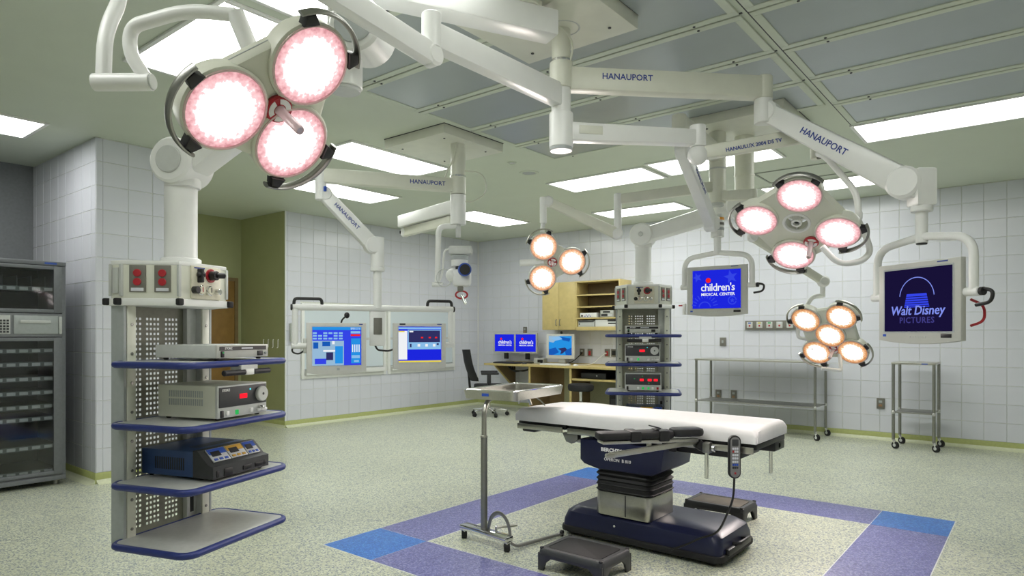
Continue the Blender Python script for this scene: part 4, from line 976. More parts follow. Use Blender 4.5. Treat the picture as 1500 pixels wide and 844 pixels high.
wp('tilt_arm', BLACK, t, beam, (-1.9, 3.66, .60), (-1.76, 3.6, .50), .03, .03)
# top sections, rails
for x0, x1 in ((-2.81, -2.42), (-2.40, -1.72), (-1.70, -1.19)):
    s = wp('table_section', BLACK, t, b2, x0, x1, 3.60, 4.10, .672, .705, .008)
    for y, yy in ((3.575, 3.585), (4.115, 4.125)):
        wp('side_rail', STEEL if True else None, s, b2, x0+.01, x1-.01, y-.004, y+.006, .655, .69, .002)
        for xx in (x0+.06, x1-.06): wp('rail_spacer', DSTEEL, s, b2, xx-.012, xx+.012, min(y, 3.6 if y < 3.8 else 4.1), max(y, 3.6 if y < 3.8 else 4.1), .663, .683)
for x0, x1 in ((-2.81, -2.70), (-1.30, -1.185)): wp('end_block', BLACK, t, b2, x0, x1, 3.64 if x0 < -2 else 3.9, 3.76 if x0 < -2 else 4.08, .625, .68, .01)
wp('hinge_plate', DSTEEL, t, prism, [(-2.44, .655), (-2.32, .655), (-2.32, .62), (-2.37, .59), (-2.41, .60)], 3.588, 3.63, .003, XZ3)
wp('hinge_arm', STEEL, t, b2, -2.34, -2.26, 3.6, 3.64, .60, .625, .004)
# mattress with rounded ends and a slight crown
bm = nb(); nx, ny = 28, 10; X0, X1, Y0, Y1 = -2.82, -1.185, 3.578, 4.122
def top(u, v):
    ex = min(u, 1-u)*(X1-X0); ey = min(v, 1-v)*(Y1-Y0); r = .035
    f = lambda d: math.sqrt(max(0, 1-(1-min(d/r, 1))**2))
    return .714+.034+.042*f(ex)*f(ey)+.006*math.sin(u*PI)**.5*f(ex)+.010*math.exp(-((u-.18)/.12)**2)*f(ey)*f(ex)
us = [0, .004, .012, .022]+[.022+(.956)*i/22 for i in range(1, 22)]+[.978, .988, .996, 1]; vs = [0, .012, .035, .065]+[.065+.87*i/8 for i in range(1, 8)]+[.935, .965, .988, 1]
g = [[bm.verts.new((X0+(X1-X0)*u, Y0+(Y1-Y0)*v, top(u, v))) for v in vs] for u in us]
for i in range(len(us)-1):
    for j in range(len(vs)-1): bm.faces.new((g[i][j], g[i+1][j], g[i+1][j+1], g[i][j+1]))
bl = g[0][:]+[r[-1] for r in g[1:]]+g[-1][-2::-1]+[r[0] for r in g[-2:0:-1]]
lo = [bm.verts.new((v.co.x*.998-.0039+ (.0), v.co.y, .708)) for v in bl]
for i in range(len(bl)): bm.faces.new((bl[i], lo[i], lo[(i+1) % len(bl)], bl[(i+1) % len(bl)]))
bm.faces.new(lo); bmesh.ops.recalc_face_normals(bm, faces=bm.faces[:])
mt = obj('mattress', bm, SHEET, t, True)
wp('sheet_fold', SHEET, mt, prism, [(3.578, .712), (3.66, .712), (3.64, .78), (3.60, .775)], -1.1835, -1.1805, .001, Matrix(((0, 0, 1, 0), (1, 0, 0, 0), (0, 1, 0, 0), (0, 0, 0, 1))))
for x, y, zz in ((-1.445, 3.545, .67), (-1.235, 3.98, .655)):
    c_ = wp('rail_clamp', DSTEEL, t, bx, (x, y+.01, zz), (.045, .05, .06), .008)
    wp('clamp_knob', CHROME, c_, cyl, (x+.03, y, zz), (x+.05, y, zz), .02, n=14)
    wp('clamp_post', CHROME, c_, cyl, (x, y, zz-.17), (x, y, zz-.02), .011, n=14)
# padded arm board folded along the near side
a0, a1 = V((-1.86, 3.10, .725)), V((-1.50, 3.53, .725)); hx = (a1-a0).normalized()
t = thing('arm_board', 'black padded arm board with straps swung out from the operating table', 'arm board', (a1.x, a1.y, .69))
FMa = frame(a0, hx); Ln = (a1-a0).length
wp('pad', RUBBER, t, prism, rrect(-.02, Ln*.74, -.055, .055, .03), .002, .045, .014, FMa)
wp('end_pad', BLACK, t, prism, rrect(Ln*.72, Ln+.03, -.06, .05, .04), .01, .055, .016, FMa)
wp('board', STEEL, t, b2, 0, Ln-.01, -.05, .05, -.018, .0, .004, FMa)
for x in (Ln*.33, Ln*.62):
    st = wp('strap', BLACK, t, b2, x-.03, x+.03, -.062, .062, -.01, .05, .008, FMa)
wp('strap_end', BLACK, t, bx, (0, 0, 0), (.06, .04, .006), .003, FMa @ Matrix.Translation((Ln*.56, 0, .064)) @ Matrix.Rotation(.25, 4, 'Y'))
wp('support_bar', STEEL, t, beam, V((-1.805, 3.10, .648)), a1-V((0, 0, .025)), .02, .03, bev=.003)
wp('bar_tip', STEEL, t, bx, (.04, -.045, -.078), (.05, .035, .022), .006, FMa)
wp('bar_clamp', STEEL, t, bx, (Ln*.5, 0, -.03), (.02, .03, .05), .003, FMa)
wp('mount_bracket', BLACK, t, beam, a1-V((0, 0, .03)), V((-1.47, 3.57, .66)), .05, .05)
# wired hand control hooked on the rail
rm = V((-1.277, 3.505, .645))
t = thing('hand_control', 'grey wired hand control hanging from the operating table rail', 'remote control', rm, .68)
part('case', BLACK, t, prism, rrect(-.032, .032, -.115, .115, .03, 6), -.014, .014, .005, XZ)
part('keypad', mat('keypad_grey', (.22, .22, .22), .5), t, prism, rrect(-.025, .025, -.107, .107, .024, 6), .0135, .0155, 0, XZ)
part('display', DGREY, t, prism, rrect(-.017, .017, .06, .095, .004, 2), .015, .0165, 0, XZ)
for j, yy in enumerate((.046, .030, .012, -.006, -.024, -.040, -.055, -.085)):
    for x in (-.011, 0, .011):
        m = RED if (j == 1 and x < 0) or (j == 7 and x == 0) else BLUE if j == 5 else LABEL if j < 5 else DGREY
        if j == 7 and x != 0: continue
        part('button', m, t, prism, rrect(x-.0045, x+.0045, yy-.0055, yy+.0055, .002, 2), .015, .018, 0, XZ)
part('hook', CHROME, t, tube, fillet([(0, .01, .08), (0, .04, .085), (0, .045, .03)], .015), .005, 8)
part('cord', BLACK, t, tube, fillet([(-1.277, 3.505, .532), (-1.28, 3.50, .42), (-1.315, 3.50, .33), (-1.37, 3.515, .215), (-1.48, 3.54, .165), (-1.56, 3.548, .11), (-1.66, 3.548, .06)], .06, 5), .006, 8, world=True)

# ------------------------------------------------------------------ instrument (mayo) stand
t = thing('mayo_stand', 'stainless instrument stand with a tray on one pole beside the table', 'instrument stand', (-2.70, 3.11, 0))
MT = Matrix.Translation((-2.705, 3.43, -.008)) @ Matrix.Rotation(math.radians(7), 4, 'Z')
bm = nb(); o_ = rrect(-.2, .2, -.33, .33, .04, 5); i_ = rrect(-.178, .178, -.308, .308, .03, 5); N = len(o_)
r1 = [bm.verts.new((x, y, .90)) for x, y in rrect(-.19, .19, -.32, .32, .04, 5)]; r2 = [bm.verts.new((x, y, .955)) for x, y in o_]; r3 = [bm.verts.new((x, y, .955)) for x, y in i_]; r4 = [bm.verts.new((x, y, .925)) for x, y in i_]
for a, b in ((r1, r2), (r2, r3), (r3, r4)):
    for i in range(N): bm.faces.new((a[i], a[(i+1) % N], b[(i+1) % N], b[i]))
bm.faces.new(r4); bm.faces.new(r1[::-1]); bmesh.ops.recalc_face_normals(bm, faces=bm.faces[:]); bm.transform(MT)
tr = obj('tray', bm, STEEL, t, True)
wp('tray_rim', CHROME, tr, tube, [MT @ V((x, y, .955)) for x, y in rrect(-.19, .19, -.32, .32, .035, 5)], .007, 8, True)
wp('tray_floor', CHROME, tr, prism, rrect(-.176, .176, -.306, .306, .03, 5), .9252, .926, 0, MT)
wp('tray_badge', BLUE, tr, bx, (-.02, -.3265, .93), (.05, .004, .018), .001, MT)
wp('pole', STEEL, t, tube, fillet([(-2.70, 3.11, .07), (-2.70, 3.11, .82), (-2.715, 3.16, .885), (-2.73, 3.24, .893)], .05, 6), .0155, 14)
wp('pole_sleeve', DSTEEL, t, cyl, (-2.70, 3.11, .07), (-2.70, 3.11, .66), .021, n=18)
wp('sleeve_collar', STEEL, t, cyl, (-2.70, 3.11, .655), (-2.70, 3.11, .67), .023, n=18)
wp('tray_frame', STEEL, t, tube, fillet([(-2.73, 3.2, .893), (-2.60, 3.25, .893), (-2.63, 3.66, .893), (-2.93, 3.66, .893), (-2.86, 3.2, .893), (-2.73, 3.2, .893)], .04, 4), .007, 8)
for dx, dy in ((-.10, .02), (.02, .0), (.12, .03)): wp('tray_brace', STEEL, t, tube, [(-2.74+dx*.3, 3.58, .898), (-2.74+dx*.7, 3.61+dy, .85), (-2.74+dx, 3.62+dy, .815)], .005 if dx != .02 else .010, 8)
bm = nb(); beam(bm, (-2.88, 3.115, .075), (-2.47, 3.075, .075), .075, .035, .075, .035, .01); obj('base_bar', bm, CHROME, t, True)
wp('base_leg', DSTEEL, t, tube, fillet([(-2.50, 3.09, .062), (-2.465, 3.13, .02), (-2.41, 3.47, .018), (-2.40, 3.53, .018)], .03, 4), .016, 10, flat=.5)
wp('strap_loop', DSTEEL, t, tube, [(-2.655+.085*(1-math.cos(a*PI/14)), 3.10, .085+.125*math.sin(a*PI/14)) for a in range(15)], .004, 8, flat=3.2)
wp('pedal', STEEL, t, tube, [(-2.60, 3.11, .115), (-2.50, 3.19, .13)], .009, 10); wp('pedal_pin', CHROME, t, cyl, (-2.60, 3.11, .08), (-2.60, 3.11, .125), .008, n=10)
for x, y in ((-2.862, 3.105), (-2.487, 3.072)):
    c_ = wp('castor', RUBBER, t, cyl, (x-.012, y-.012, .028), (x+.012, y+.012, .028), .028, n=18); wp('castor_fork', CHROME, c_, b2, x-.018, x+.018, y-.018, y+.018, .045, .06, .003)
wp('castor', RUBBER, t, cyl, (-2.41, 3.525, .02), (-2.39, 3.53, .02), .02, n=16)

# ------------------------------------------------------------------ step stools
def step(label, x0, x1, y0, y1, h=.125, topm=RUBBER):
    t = thing('step_stool', label, 'step stool', ((x0+x1)/2, (y0+y1)/2, 0), group='step stools beside the operating table')
    X, Y = (x1-x0)/2, (y1-y0)/2
    bm = nb(); rings = [[bm.verts.new((x, y, zz)) for x, y in rrect(-X+i, X-i, -Y+i, Y-i, .03, 4)] for zz, i in ((h-.035, 0), (h-.012, .004), (h-.004, .012), (h-.004, .036), (h-.010, .042))]
    N = len(rings[0])
    for a, b in zip(rings, rings[1:]):
        for i in range(N): bm.faces.new((a[i], a[(i+1) % N], b[(i+1) % N], b[i]))
    bm.faces.new(rings[-1]); bm.faces.new(rings[0][::-1]); bmesh.ops.recalc_face_normals(bm, faces=bm.faces[:])
    obj('step_frame', bm, DGREY, t)
    part('tread', topm, t, prism, rrect(-X+.043, X-.043, -Y+.043, Y-.043, .02, 4), h-.0102, h-.005, .001)
    # arched aprons
    for s in (-1, 1):
        def arch(L): return [(-L, 0), (-L, h-.03), (L, h-.03), (L, 0), (L-.035, 0), (L-.05, .045), (L-.085, h-.052), (-L+.085, h-.052), (-L+.05, .045), (-L+.035, 0)]
        part('apron', DGREY, t, prism, arch(X-.004), -.007, .007, .002, Matrix.Translation((0, s*(Y-.009), 0)) @ XZ)
        part('apron', DGREY, t, prism, arch(Y-.018), -.007, .007, .002, Matrix.Translation((s*(X-.009), 0, 0)) @ Matrix.Rotation(PI/2, 4, 'Z') @ XZ)
        for s2 in (-1, 1): part('stud', BLACK, t, cyl, (s*(X-.02), s2*(Y-.02), h-.012), (s*(X-.02), s2*(Y-.02), h+.001), .012, n=14)
    return t
step('low black step stool in front, nearest the camera', -2.17, -1.755, 2.945, 3.265)
step('low dark step stool behind the operating table base with a mottled brownish tread', -1.99, -1.56, 4.45, 4.745, topm=mat('mottled_tread', (.10, .075, .05), .5, noise=.4, scale=6))  # tread in a mottled brown tone

# ------------------------------------------------------------------ stainless tables on castors
def steel_table(name, label, x0, x1, y0, y1, h, sh):
    t = thing(name, label, 'steel table', ((x0+x1)/2, (y0+y1)/2, 0)); X, Y = (x1-x0)/2, (y1-y0)/2
    part('table_top', STEEL, t, b2, -X-.02, X+.02, -Y-.02, Y+.02, h-.022, h, .004)
    part('lower_shelf', DSTEEL, t, b2, -X+.012, X-.012, -Y+.005, Y-.005, sh-.014, sh, .003)
    for sx in (-1, 1):
        for sy in (-1, 1):
            part('leg', DSTEEL, t, cyl, (sx*X, sy*Y, .10), (sx*X, sy*Y, h-.02), .0165, n=16)
            c_ = part('castor', RUBBER, t, cyl, (sx*X+.02-.008, sy*Y-.013, .04), (sx*X+.02+.008, sy*Y+.013, .04), .04, n=20)
            part('castor_hub', LGREY, c_, cyl, (sx*X+.02-.011, sy*Y-.018, .04), (sx*X+.02+.011, sy*Y+.018, .04), .018, n=14)
            part('castor_fork', CHROME, c_, beam, (sx*X, sy*Y, .105), (sx*X+.015, sy*Y, .06), .03, .026, bev=.003)
            part('shelf_clip', CHROME, t, cyl, (sx*X, sy*Y, sh-.025), (sx*X, sy*Y, sh+.01), .021, n=14)
    return t
steel_table('back_table', 'long stainless table on castors against the back wall', -3.66, -2.15, 8.62, 9.13, .965, .405)
t = steel_table('instrument_cart', 'small tall stainless cart on castors at far right', -1.315, -.925, 8.60, 9.04, .98, .42)
part('maker_badge', BLUE, t, b2, .08, .14, -.2415, -.2405, .961, .973)

# ------------------------------------------------------------------ wall fittings
def plate(label, p, n, w, h, kind='outlet'):
    a = V((p[0], p[1])); x = V((-n[1], n[0])); FM = faceM(a-x*w/2, a+x*w/2, p[2])
    t = thing('wall_outlet' if kind != 'switch' else 'wall_switch', label, 'outlet' if kind != 'switch' else 'switch', (p[0], p[1], p[2])); WMi = WM[t].inverted()
    part('plate', OUTGREY, t, bx, (0, 0, .009), (w, h, .018), .003, FM, world=True)
    if kind == 'red': part('socket', RED, t, bx, (0, -.01, .019), (w*.5, h*.6, .006), .003, FM, world=True)
    elif kind == 'outlet':
        for dy, m in ((.022, MGREY), (-.022, mat('brown_socket', (.32, .18, .09), .5))): part('socket', m, t, bx, (0, dy*h/.12, .019), (w*.45, h*.22, .006), .003, FM, world=True)
    elif kind == 'box':
        part('lid', BLACK, t, bx, (0, 0, .019), (w*.82, h*.6, .006), .003, FM, world=True)
    else: part('rocker', MGREY, t, bx, (0, 0, .02), (w*.3, h*.35, .012), .003, FM, world=True)
    return t
WB = YB-.006; nb_ = (0, -1)
plate('small steel switch plate on the back wall above the long table', (-3.52, WB, 1.19), nb_, .085, .12, 'switch')
plate('outlet above the long table shelf at its left end', (-3.585, WB, .44), nb_, .08, .13)
plate('outlet above the long table shelf, second from the left', (-3.365, WB, .445), nb_, .08, .13)
plate('steel outlet low on the back wall between the two steel tables', (-1.546, WB, .445), nb_, .085, .13)
plate('steel outlet above the desk just right of the white monitor', (-5.87, WB, 1.0), nb_, .085, .12)
plate('outlet with red socket above the desk, right of the steel one', (-5.72, WB, 1.0), nb_, .085, .12, 'red')
plate('outlet with red socket above the desk beside the grey port box', (-5.40, WB, 1.0), nb_, .085, .12, 'red')
plate('wide grey port box above the desk next to the equipment boom', (-5.23, WB, 1.0), nb_, .19, .12, 'box')
plate('small outlet on the back wall above the twin desk monitors', (-7.05, WB, 1.36), nb_, .075, .13)
t = thing('gas_outlet_strip', 'grey strip of five medical gas outlets on the back wall', 'gas outlets', (-2.85, WB, 1.42))
part('rail', OUTGREY, t, b2, -.35, .35, -.03, 0, -.062, .062, .004)
for k in range(5):
    o = part('gas_outlet', LGREY, t, b2, -.325+k*.132, -.245+k*.132, -.036, -.03, -.04, .045, .003)
    part('outlet_button', RED, o, cyl, (-.285+k*.132, -.036, -.008), (-.285+k*.132, -.042, -.008), .013, n=12)
    part('outlet_label', (BLUE, mat('yellow_label', (.6, .5, .05), .5), mat('green_label', (.05, .35, .12), .5), LABEL, LABEL)[k], o, b2, -.305+k*.132, -.265+k*.132, -.038, -.036, .022, .038)
t = thing('wall_phone', 'pale wall box with blue print left of the windows', 'wall box', (XL+.012, 5.31, 1.32))
part('case', LGREY, t, b2, 0, .05, -.06, .06, -.13, .13, .008); part('cover', WHITE, t, b2, .05, .062, -.045, .045, -.09, .11, .004)
for k in range(2): part('print_line', BLUE, t, b2, .062, .064, -.03, .03, .03-k*.03, .042-k*.03)
for k in range(4):
    x = -8.70+k*.125; t = thing('coat_hook', ('leftmost', 'second', 'third', 'rightmost')[k]+' of four thin white hooks on the olive recess wall', 'hook', (x, 5.2, 1.16), group='hooks on the olive recess wall')
    part('hook_rod', WHITE, t, tube, fillet([(0, -.002, .06), (0, -.012, .06), (0, -.012, -.05), (0, -.03, -.055)], .008, 3), .005, 6)
# ------------------------------------------------------------------ desk along the back wall
DZ = .80; DYF = 8.6
t = thing('desk', 'maple laminate desk built along the back wall', 'desk', (-6.15, 8.9, 0))
wp('desktop', WOOD, t, prism, [(-7.47, 8.6), (-4.86, 8.6), (-4.86, YB-.016), (-7.47, YB-.016)], DZ-.035, DZ, .003)
wp('backsplash', WOOD, t, b2, -7.47, -4.86, YB-.03, YB-.016, DZ, DZ+.02)
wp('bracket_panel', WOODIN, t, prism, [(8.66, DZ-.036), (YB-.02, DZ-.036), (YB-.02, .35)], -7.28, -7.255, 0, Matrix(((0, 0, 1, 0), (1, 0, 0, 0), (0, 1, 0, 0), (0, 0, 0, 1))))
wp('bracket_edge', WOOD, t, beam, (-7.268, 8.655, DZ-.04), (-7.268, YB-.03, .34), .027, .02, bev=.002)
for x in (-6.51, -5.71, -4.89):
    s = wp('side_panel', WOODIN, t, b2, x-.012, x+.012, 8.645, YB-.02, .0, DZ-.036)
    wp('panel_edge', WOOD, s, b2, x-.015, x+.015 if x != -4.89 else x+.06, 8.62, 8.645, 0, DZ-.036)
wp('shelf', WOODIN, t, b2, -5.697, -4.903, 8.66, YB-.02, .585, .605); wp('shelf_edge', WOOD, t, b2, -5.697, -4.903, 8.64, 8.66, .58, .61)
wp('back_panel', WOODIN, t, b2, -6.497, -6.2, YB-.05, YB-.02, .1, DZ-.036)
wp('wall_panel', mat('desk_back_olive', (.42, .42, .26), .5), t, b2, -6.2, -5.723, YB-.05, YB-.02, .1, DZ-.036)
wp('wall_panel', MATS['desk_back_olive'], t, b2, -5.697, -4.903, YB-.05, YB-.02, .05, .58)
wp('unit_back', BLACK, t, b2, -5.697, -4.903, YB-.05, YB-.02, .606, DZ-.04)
for lab, x0, x1, y0, z0, z1 in (('black box stored on the shelf under the desk', -5.60, -5.15, 8.75, .606, .70),):
    o = thing('recorder', lab, 'electronics', ((x0+x1)/2, y0, z0)); w = (x1-x0)/2
    part('case', BLACK, o, b2, -w, w, .004, .3, .002, z1-z0, .004); part('front_panel', DGREY, o, b2, -w+.01, w-.01, 0, .006, .012, z1-z0-.012, .002); part('knob', LGREY, o, cyl, (w*.3, .001, .05), (w*.3, -.008, .05), .012, n=12)
o = thing('cable_basket', 'bunch of black cables hung under the desk left of its panel', 'cables', (-6.78, 8.75, .70))
for k in range(4): part('cable', BLACK, o, tube, fillet([(-.28+.02*k, .1*(k % 2), .06), (-.2, .02*k, -.015-.01*k), (.1, .03*k, -.02+.008*k), (.2-.03*k, .08, .06)], .08, 5), .012, 8)
o = thing('computer_tower', 'black computer standing on the floor under the desk right end', 'computer', (-5.08, 8.9, 0)); part('case', BLACK, o, b2, -.1, .1, 0, .28, .012, .42, .008); part('front_grille', DGREY, o, b2, -.07, .07, -.004, .004, .05, .3, .002)
for sx in (-.08, .08):
    for y in (.03, .25): part('foot', RUBBER, o, cyl, (sx, y, 0), (sx, y, .014), .014, n=8)
# wall cupboards
t = thing('wall_cupboard', 'maple wall cupboard with two doors and open shelves over the desk', 'cupboard', (-5.7, 9.05, 1.37))
CX0, CXM, CX1, CY, CZ0, CZ1 = -6.42, -5.77, -4.97, 8.86, 1.365, 2.135
for n_, m, q in (('side_panel', WOOD, (CX0, CX0+.02, CY+.02, YB-.01, CZ0, CZ1)), ('divider', WOOD, (CXM, CXM+.022, CY, YB-.01, CZ0+.03, CZ1-.02)), ('side_panel', WOOD, (CX1-.025, CX1, CY, YB-.01, CZ0, CZ1)),
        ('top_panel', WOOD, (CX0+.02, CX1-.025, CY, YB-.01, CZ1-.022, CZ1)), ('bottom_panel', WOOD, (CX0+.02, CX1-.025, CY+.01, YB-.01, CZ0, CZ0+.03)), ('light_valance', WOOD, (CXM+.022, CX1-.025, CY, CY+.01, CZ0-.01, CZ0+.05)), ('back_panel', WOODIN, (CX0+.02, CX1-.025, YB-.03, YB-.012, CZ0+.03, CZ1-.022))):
    wp(n_, m, t, b2, *q, .001)
mid = (CX0+CXM)/2
for x0, x1, hxx in ((CX0+.002, mid-.002, mid-.035), (mid+.002, CXM-.002, mid+.035)):
    d = wp('door', WOOD, t, b2, x0, x1, CY-.002, CY+.018, CZ0+.004, CZ1-.004, .002)
    wp('handle', DSTEEL, d, tube, fillet([(hxx, CY-.001, CZ0+.07), (hxx, CY-.03, CZ0+.075), (hxx, CY-.03, CZ0+.16), (hxx, CY-.001, CZ0+.165)], .015, 4), .006, 8)
SZ = [1.555, 1.735, 1.92]
for zz in SZ:
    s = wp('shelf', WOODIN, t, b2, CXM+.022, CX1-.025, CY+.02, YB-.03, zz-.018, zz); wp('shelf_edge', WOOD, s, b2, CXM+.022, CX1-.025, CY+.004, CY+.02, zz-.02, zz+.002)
def gadget(label, x0, x1, z0, h, m, kind):
    o = thing('recorder', label, 'electronics', ((x0+x1)/2, CY+.03, z0)); w = (x1-x0)/2
    part('case', m, o, b2, -w, w, .004, .26, .001, h, .004); f = part('front_panel', m, o, b2, -w, w, -.002, .006, .004, h-.003, .002)
    if kind == 0:
        part('knob', BLACK, f, cyl, (-w*.75, -.002, h*.4), (-w*.75, -.014, h*.4), .016, n=12)
        for k in range(5): part('button', BLUE, f, b2, -w*.45+k*.025, -w*.45+.016+k*.025, -.006, -.001, h*.45 if k % 2 else h*.2, (h*.45 if k % 2 else h*.2)+.014)
    elif kind == 1:
        part('slot', BLACK, f, b2, -w*.6, w*.5, -.004, -.001, h*.65, h*.85); part('panel', DGREY, f, b2, -w*.85, w*.1, -.004, -.001, h*.15, h*.5); part('badge', LABEL, f, b2, w*.2, w*.8, -.004, -.001, h*.2, h*.4)
    elif kind == 2:
        part('strip', DGREY, f, b2, -w*.95, w*.95, -.004, -.001, h*.75, h*.95); part('strip', MGREY, f, b2, -w*.95, w*.95, -.004, -.001, .006, h*.2); part('button', BLACK, f, b2, -w*.9, -w*.8, -.006, -.001, h*.4, h*.65); part('panel', LGREY, f, b2, -w*.5, w*.7, -.004, -.001, h*.3, h*.55)
    else:
        part('tray_slot', BLACK, f, b2, w*.15, w*.95, -.004, -.001, h*.45, h*.62); part('panel', DGREY, f, b2, w*.1, w*.95, -.004, -.001, h*.75, h*.98)
gadget('white recorder with blue buttons on the third cupboard shelf', -5.70, -5.40, SZ[0]+.002, .075, WHITE, 0)
gadget('beige deck with dark slots on the third cupboard shelf', -5.33, -5.10, SZ[0]+.002, .11, BEZEL, 1)
gadget('grey disc player on the bottom cupboard shelf', -5.735, -5.44, CZ0+.032, .115, LGREY, 2)
gadget('white printer on the bottom cupboard shelf', -5.42, -5.02, CZ0+.032, .125, WHITE, 3)
# desk computers
for lab, x0, x1 in (('left one of the twin desk monitors with blue hospital logo', -7.53, -7.085), ('right one of the twin desk monitors with blue hospital logo', -7.06, -6.62)):
    t, FM = monitor('desk_monitor', lab, ((x0+x1)/2, 8.98, 1.145), .18, x1-x0, .345, .38, .295, 'mini_logo', SBLUE, d=.05, curve=.001)
    part('stand_neck', BLACK, t, b2, -.04, .04, .03, .06, -.28, -.12, .004); part('stand_foot', BLACK, t, b2, -.13, .13, -.06, .1, -.342, -.327, .005)
t, FM = monitor('desk_monitor', 'white flat monitor with an underwater picture on the desk', (-6.09, 8.92, 1.10), math.radians(12), .49, .40, .40, .31, 'sea', SAQUA, BEZELW, d=.06, curve=.004, off=.012)
part('stand_neck', BEZELW, t, b2, -.06, .06, .03, .07, -.27, -.1, .006); part('stand_foot', BEZELW, t, prism, rrect(-.13, .13, -.08, .12, .05), -.297, -.28, .004)
o = thing('web_camera', 'tiny black camera on top of the white desk monitor', 'camera', (-6.09, 8.935, 1.302)); part('body', BLACK, o, sphere, (0, 0, .022), .022); part('clip', BLACK, o, b2, -.012, .012, -.01, .02, 0, .012)
def keyboard(label, x, y, w, m, m2, rz=0.0):
    o = thing('keyboard', label, 'keyboard', (x, y, DZ), rz); part('base', m, o, b2, -w/2, w/2, -.08, .08, .001, .022, .006)
    for j in range(4): part('key_row', m2, o, b2, -w/2+.015, w/2-.015, -.066+j*.034, -.038+j*.034, .021, .029, .003)
keyboard('black keyboard in front of the twin desk monitors', -7.05, 8.72, .5, BLACK, DGREY)
keyboard('white keyboard in front of the white monitor', -6.05, 8.70, .5, WHITE, BEZELW)
def mouse(label, x, y, m):
    o = thing('computer_mouse', label, 'mouse', (x, y, DZ)); bm = nb(); lathe(bm, [(.0, .032), (.016, .03), (.028, .02), (.033, .006), (.033, .001), (0, .001)], Matrix.Diagonal((1, 1.5, 1, 1)), 18); obj('shell', bm, m, o); part('wheel', MGREY, o, cyl, (-.004, -.03, .026), (.004, -.03, .026), .007, n=10)
mouse('dark mouse beside the black keyboard', -6.70, 8.74, DGREY); mouse('white mouse beside the white keyboard', -5.68, 8.72, WHITE)
o = thing('desk_switchbox', 'low grey box behind the mouse between the desk monitors', 'electronics', (-6.60, 9.0, DZ)); part('case', LGREY, o, b2, -.1, .1, 0, .12, .001, .09, .006); part('port_panel', BLACK, o, b2, -.02, .09, -.004, .004, .02, .07, .002); part('cable', BLACK, o, tube, fillet([(.05, -.002, .04), (.05, -.05, .03), (.14, -.07, .012), (.2, .02, .01)], .03), .007, 6)
o = thing('power_cord', 'black cord from the steel outlet down to the desk', 'cord', (-5.87, WB, 1.0))
part('wire', BLACK, o, tube, fillet([(-5.87, 9.20, .98), (-5.88, 9.12, .93), (-5.93, 9.05, .86), (-6.02, 9.0, .812), (-6.1, 9.0, .808)], .05, 5), .008, 8, world=True); part('plug', BLACK, o, bx, (-5.87, 9.195, .985), (.03, .03, .03), .005, world=True)
o = thing('power_cord', 'thin white cord looping from the right red socket to the desk', 'cord', (-5.40, WB, 1.0))
part('wire', WHITE, o, tube, fillet([(-5.42, 9.19, .99), (-5.48, 9.1, .92), (-5.52, 9.02, .84), (-5.62, 8.95, .806), (-5.80, 8.93, .806)], .08, 6), .005, 8, world=True); part('plug', WHITE, o, bx, (-5.415, 9.195, .99), (.026, .03, .026), .005, world=True)

# ------------------------------------------------------------------ swivel chair and stool
t = thing('swivel_chair', 'black swivel chair with chrome five-star base at the desk', 'chair', (-6.86, 8.02, 0), math.radians(-48))
for k in range(5):
    a = math.radians(72*k+20); x, y = math.cos(a), math.sin(a)
    part('base_arm', CHROME, t, beam, (x*.02, y*.02, .115), (x*.29, y*.29, .085), .045, .035, .03, .022, .006)
    c_ = part('castor', RUBBER, t, cyl, (x*.29-.02*y, y*.29+.02*x, .032), (x*.29+.02*y, y*.29-.02*x, .032), .032, n=16); part('castor_stem', BLACK, c_, cyl, (x*.29, y*.29, .06), (x*.29, y*.29, .09), .01, n=8)
part('gas_lift', CHROME, t, cyl, (0, 0, .10), (0, 0, .40), .024, n=18); part('seat_plate', BLACK, t, b2, -.12, .12, -.12, .12, .395, .425, .006)
part('seat', RUBBER, t, prism, rrect(-.235, .235, -.24, .23, .09), .425, .50, .025)
YZr = Matrix(((0, 0, 1, 0), (1, 0, 0, 0), (0, 1, 0, 0), (0, 0, 0, 1)))
bm = nb()   # curved backrest
gu, gv = 9, 9; F_, B_ = [], []
for i in range(gu):
    for j in range(gv):
        u = i/(gu-1)*2-1; v = j/(gv-1); hw = .21*(1-.22*max(0, v-.6)**1.5*3)*(1-.12*max(0, .3-v))
        x = u*hw; zz = .56+v*.49; y = -.215-.02*math.sin(v*PI*1.2)-.15*v+.055*u*u; F_.append(bm.verts.new((x, y, zz))); B_.append(bm.verts.new((x*.96, y-.075*(1-.6*abs(u)**3), zz)))
for i in range(gu-1):
    for j in range(gv-1):
        a, b, c_, d = i*gv+j, (i+1)*gv+j, (i+1)*gv+j+1, i*gv+j+1
        bm.faces.new((F_[a], F_[b], F_[c_], F_[d])); bm.faces.new((B_[d], B_[c_], B_[b], B_[a]))
ed = [i*gv for i in range(gu)]+[(gu-1)*gv+j for j in range(1, gv)]+[i*gv+gv-1 for i in range(gu-2, -1, -1)]+[j for j in range(gv-2, 0, -1)]
for a, b in zip(ed, ed[1:]+ed[:1]): bm.faces.new((F_[a], B_[a], B_[b], F_[b]))
bmesh.ops.recalc_face_normals(bm, faces=bm.faces[:]); obj('backrest', bm, RUBBER, t)
part('back_stem', BLACK, t, tube, fillet([(0, -.1, .405), (0, -.30, .41), (0, -.33, .75)], .06), .02, 10)
for s in (-1, 1):
    a_ = part('armrest', BLACK, t, b2, s*.27-.04, s*.27+.04, -.13, .15, .665, .70, .014)
    part('arm_post', BLACK, a_, beam, (s*.265, -.0, .42), (s*.27, .0, .67), .05, .11, .05, .09, .008); part('arm_bracket', BLACK, a_, b2, min(s*.1, s*.275), max(s*.1, s*.275), -.04, .04, .40, .425)
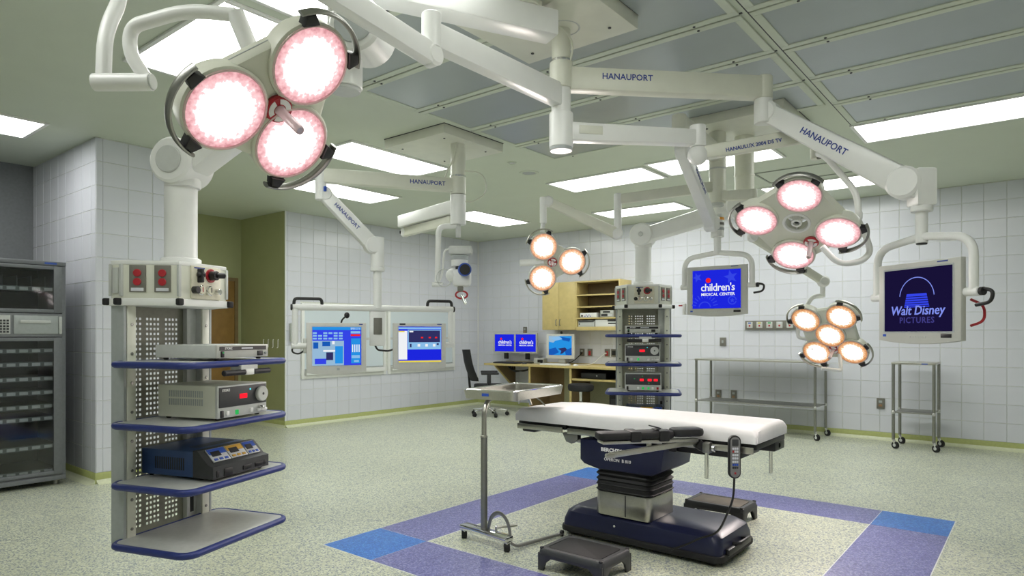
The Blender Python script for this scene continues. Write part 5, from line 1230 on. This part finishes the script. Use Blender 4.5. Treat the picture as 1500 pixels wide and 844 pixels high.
t = thing('round_stool', 'round black stool on a chrome post under the desk', 'stool', (-5.33, 8.33, 0))
part('seat', RUBBER, t, lathe, [(0, .455), (.17, .455), (.19, .475), (.195, .52), (.185, .55), (.15, .562), (0, .565)], None, 32); part('post', CHROME, t, cyl, (0, 0, .08), (0, 0, .46), .025, n=18); part('post_sleeve', DSTEEL, t, cyl, (0, 0, .08), (0, 0, .3), .032, n=18)
for k in range(5):
    a = math.radians(72*k); x, y = math.cos(a), math.sin(a); part('base_arm', CHROME, t, beam, (0, 0, .09), (x*.25, y*.25, .075), .04, .03, .028, .02, .005); part('castor', RUBBER, t, cyl, (x*.25-.015*y, y*.25+.015*x, .03), (x*.25+.015*y, y*.25-.015*x, .03), .03, n=14)

# ------------------------------------------------------------------ supply cabinet in the left alcove
CF = -6.6
t = thing('supply_cabinet', 'tall dark grey glass-fronted supply cabinet with labelled shelves at far left', 'cabinet', (-6.9, 1.45, 0))
Y0, Y1, ZT = .95, 2.06, 1.885; CB = -7.25
GRM = mat('cabinet_grey', (.17, .18, .195), .45); BKM = mat('cabinet_inside', (.022, .023, .024), .6)
wp('side_panel', GRM, t, b2, CB, CF, Y1-.03, Y1, .06, ZT, .004); wp('side_panel', GRM, t, b2, CB, CF, Y0, Y0+.03, .06, ZT, .004)
wp('top_panel', GRM, t, b2, CB, CF+.01, Y0, Y1, ZT, ZT+.035, .006); wp('bottom_panel', GRM, t, b2, CB, CF, Y0+.03, Y1-.03, .06, .10, .003); wp('back_panel', BKM, t, b2, CB, CB+.02, Y0+.03, Y1-.03, .10, ZT)
wp('plinth', GRM, t, b2, CF-.02, CF+.012, Y0, Y1, .045, .085, .004)
for y in (Y0+.06, Y1-.06):
    for x in (CB+.05, CF-.06): wp('foot', DSTEEL, t, cyl, (x, y, 0), (x, y, .062), .02, n=12)
wp('badge', BLUE, t, b2, CF+.010, CF+.012, Y1-.16, Y1-.07, ZT+.01, ZT+.025)
# drawer unit with keypad
u = wp('drawer_unit', mat('drawer_grey', (.24, .25, .265), .42), t, b2, CB+.05, CF+.006, Y0+.03, Y1-.03, 1.275, 1.475, .004)
wp('drawer_front', MGREY, u, b2, CF+.006, CF+.02, 1.68, Y1-.06, 1.30, 1.455, .006); wp('drawer_handle', LGREY, u, b2, CF+.02, CF+.035, 1.72, Y1-.12, 1.39, 1.415, .004)
k_ = wp('keypad', LGREY, u, b2, CF+.006, CF+.014, 1.58, 1.66, 1.30, 1.455, .003)
for i in range(3):
    for j in range(5): wp('key', DGREY, k_, b2, CF+.013, CF+.018, 1.587+i*.023, 1.602+i*.023, 1.31+j*.023, 1.325+j*.023)
wp('drawer_front', DGREY, u, b2, CF+.006, CF+.02, Y0+.06, 1.56, 1.30, 1.455, .006)
wp('edge_handle', LGREY, u, b2, CF+.006, CF+.03, Y1-.058, Y1-.035, 1.30, 1.45, .006)
def bay(zs, za, zb_):
    for zz in zs:
        s = wp('shelf', BKM, t, b2, CB+.02, CF-.05, Y0+.032, Y1-.032, zz-.012, zz); rl = wp('label_rail', GRM, s, b2, CF-.05, CF-.038, Y0+.032, Y1-.032, zz-.028, zz+.012)
        for k in range(11): wp('shelf_label', LABEL, rl, b2, CF-.038, CF-.036, Y1-.15-k*.088, Y1-.09-k*.088, zz-.02, zz+.005)
    d = part('glass_door', GRM, t, lambda bm: [b2(bm, CF, CF+.02, Y1-.095, Y1-.032, za, zb_, .003), b2(bm, CF, CF+.02, Y0+.032, Y0+.095, za, zb_, .003), b2(bm, CF, CF+.02, Y0+.095, Y1-.095, za, za+.03, .003), b2(bm, CF, CF+.02, Y0+.095, Y1-.095, zb_-.03, zb_, .003)], world=True)
    wp('pane', GLASS, d, b2, CF+.008, CF+.012, Y0+.095, Y1-.095, za+.03, zb_-.03)
bay([1.69], 1.48, 1.88); bay([1.165, 1.05, .926, .808, .69, .585, .344, .135], .10, 1.27)
for k in range(9): wp('divider', mat('divider_clear_grey', (.2, .21, .22), .3), t, b2, CB+.03, CF-.055, Y1-.14-k*.1, Y1-.137-k*.1, 1.692, 1.79)
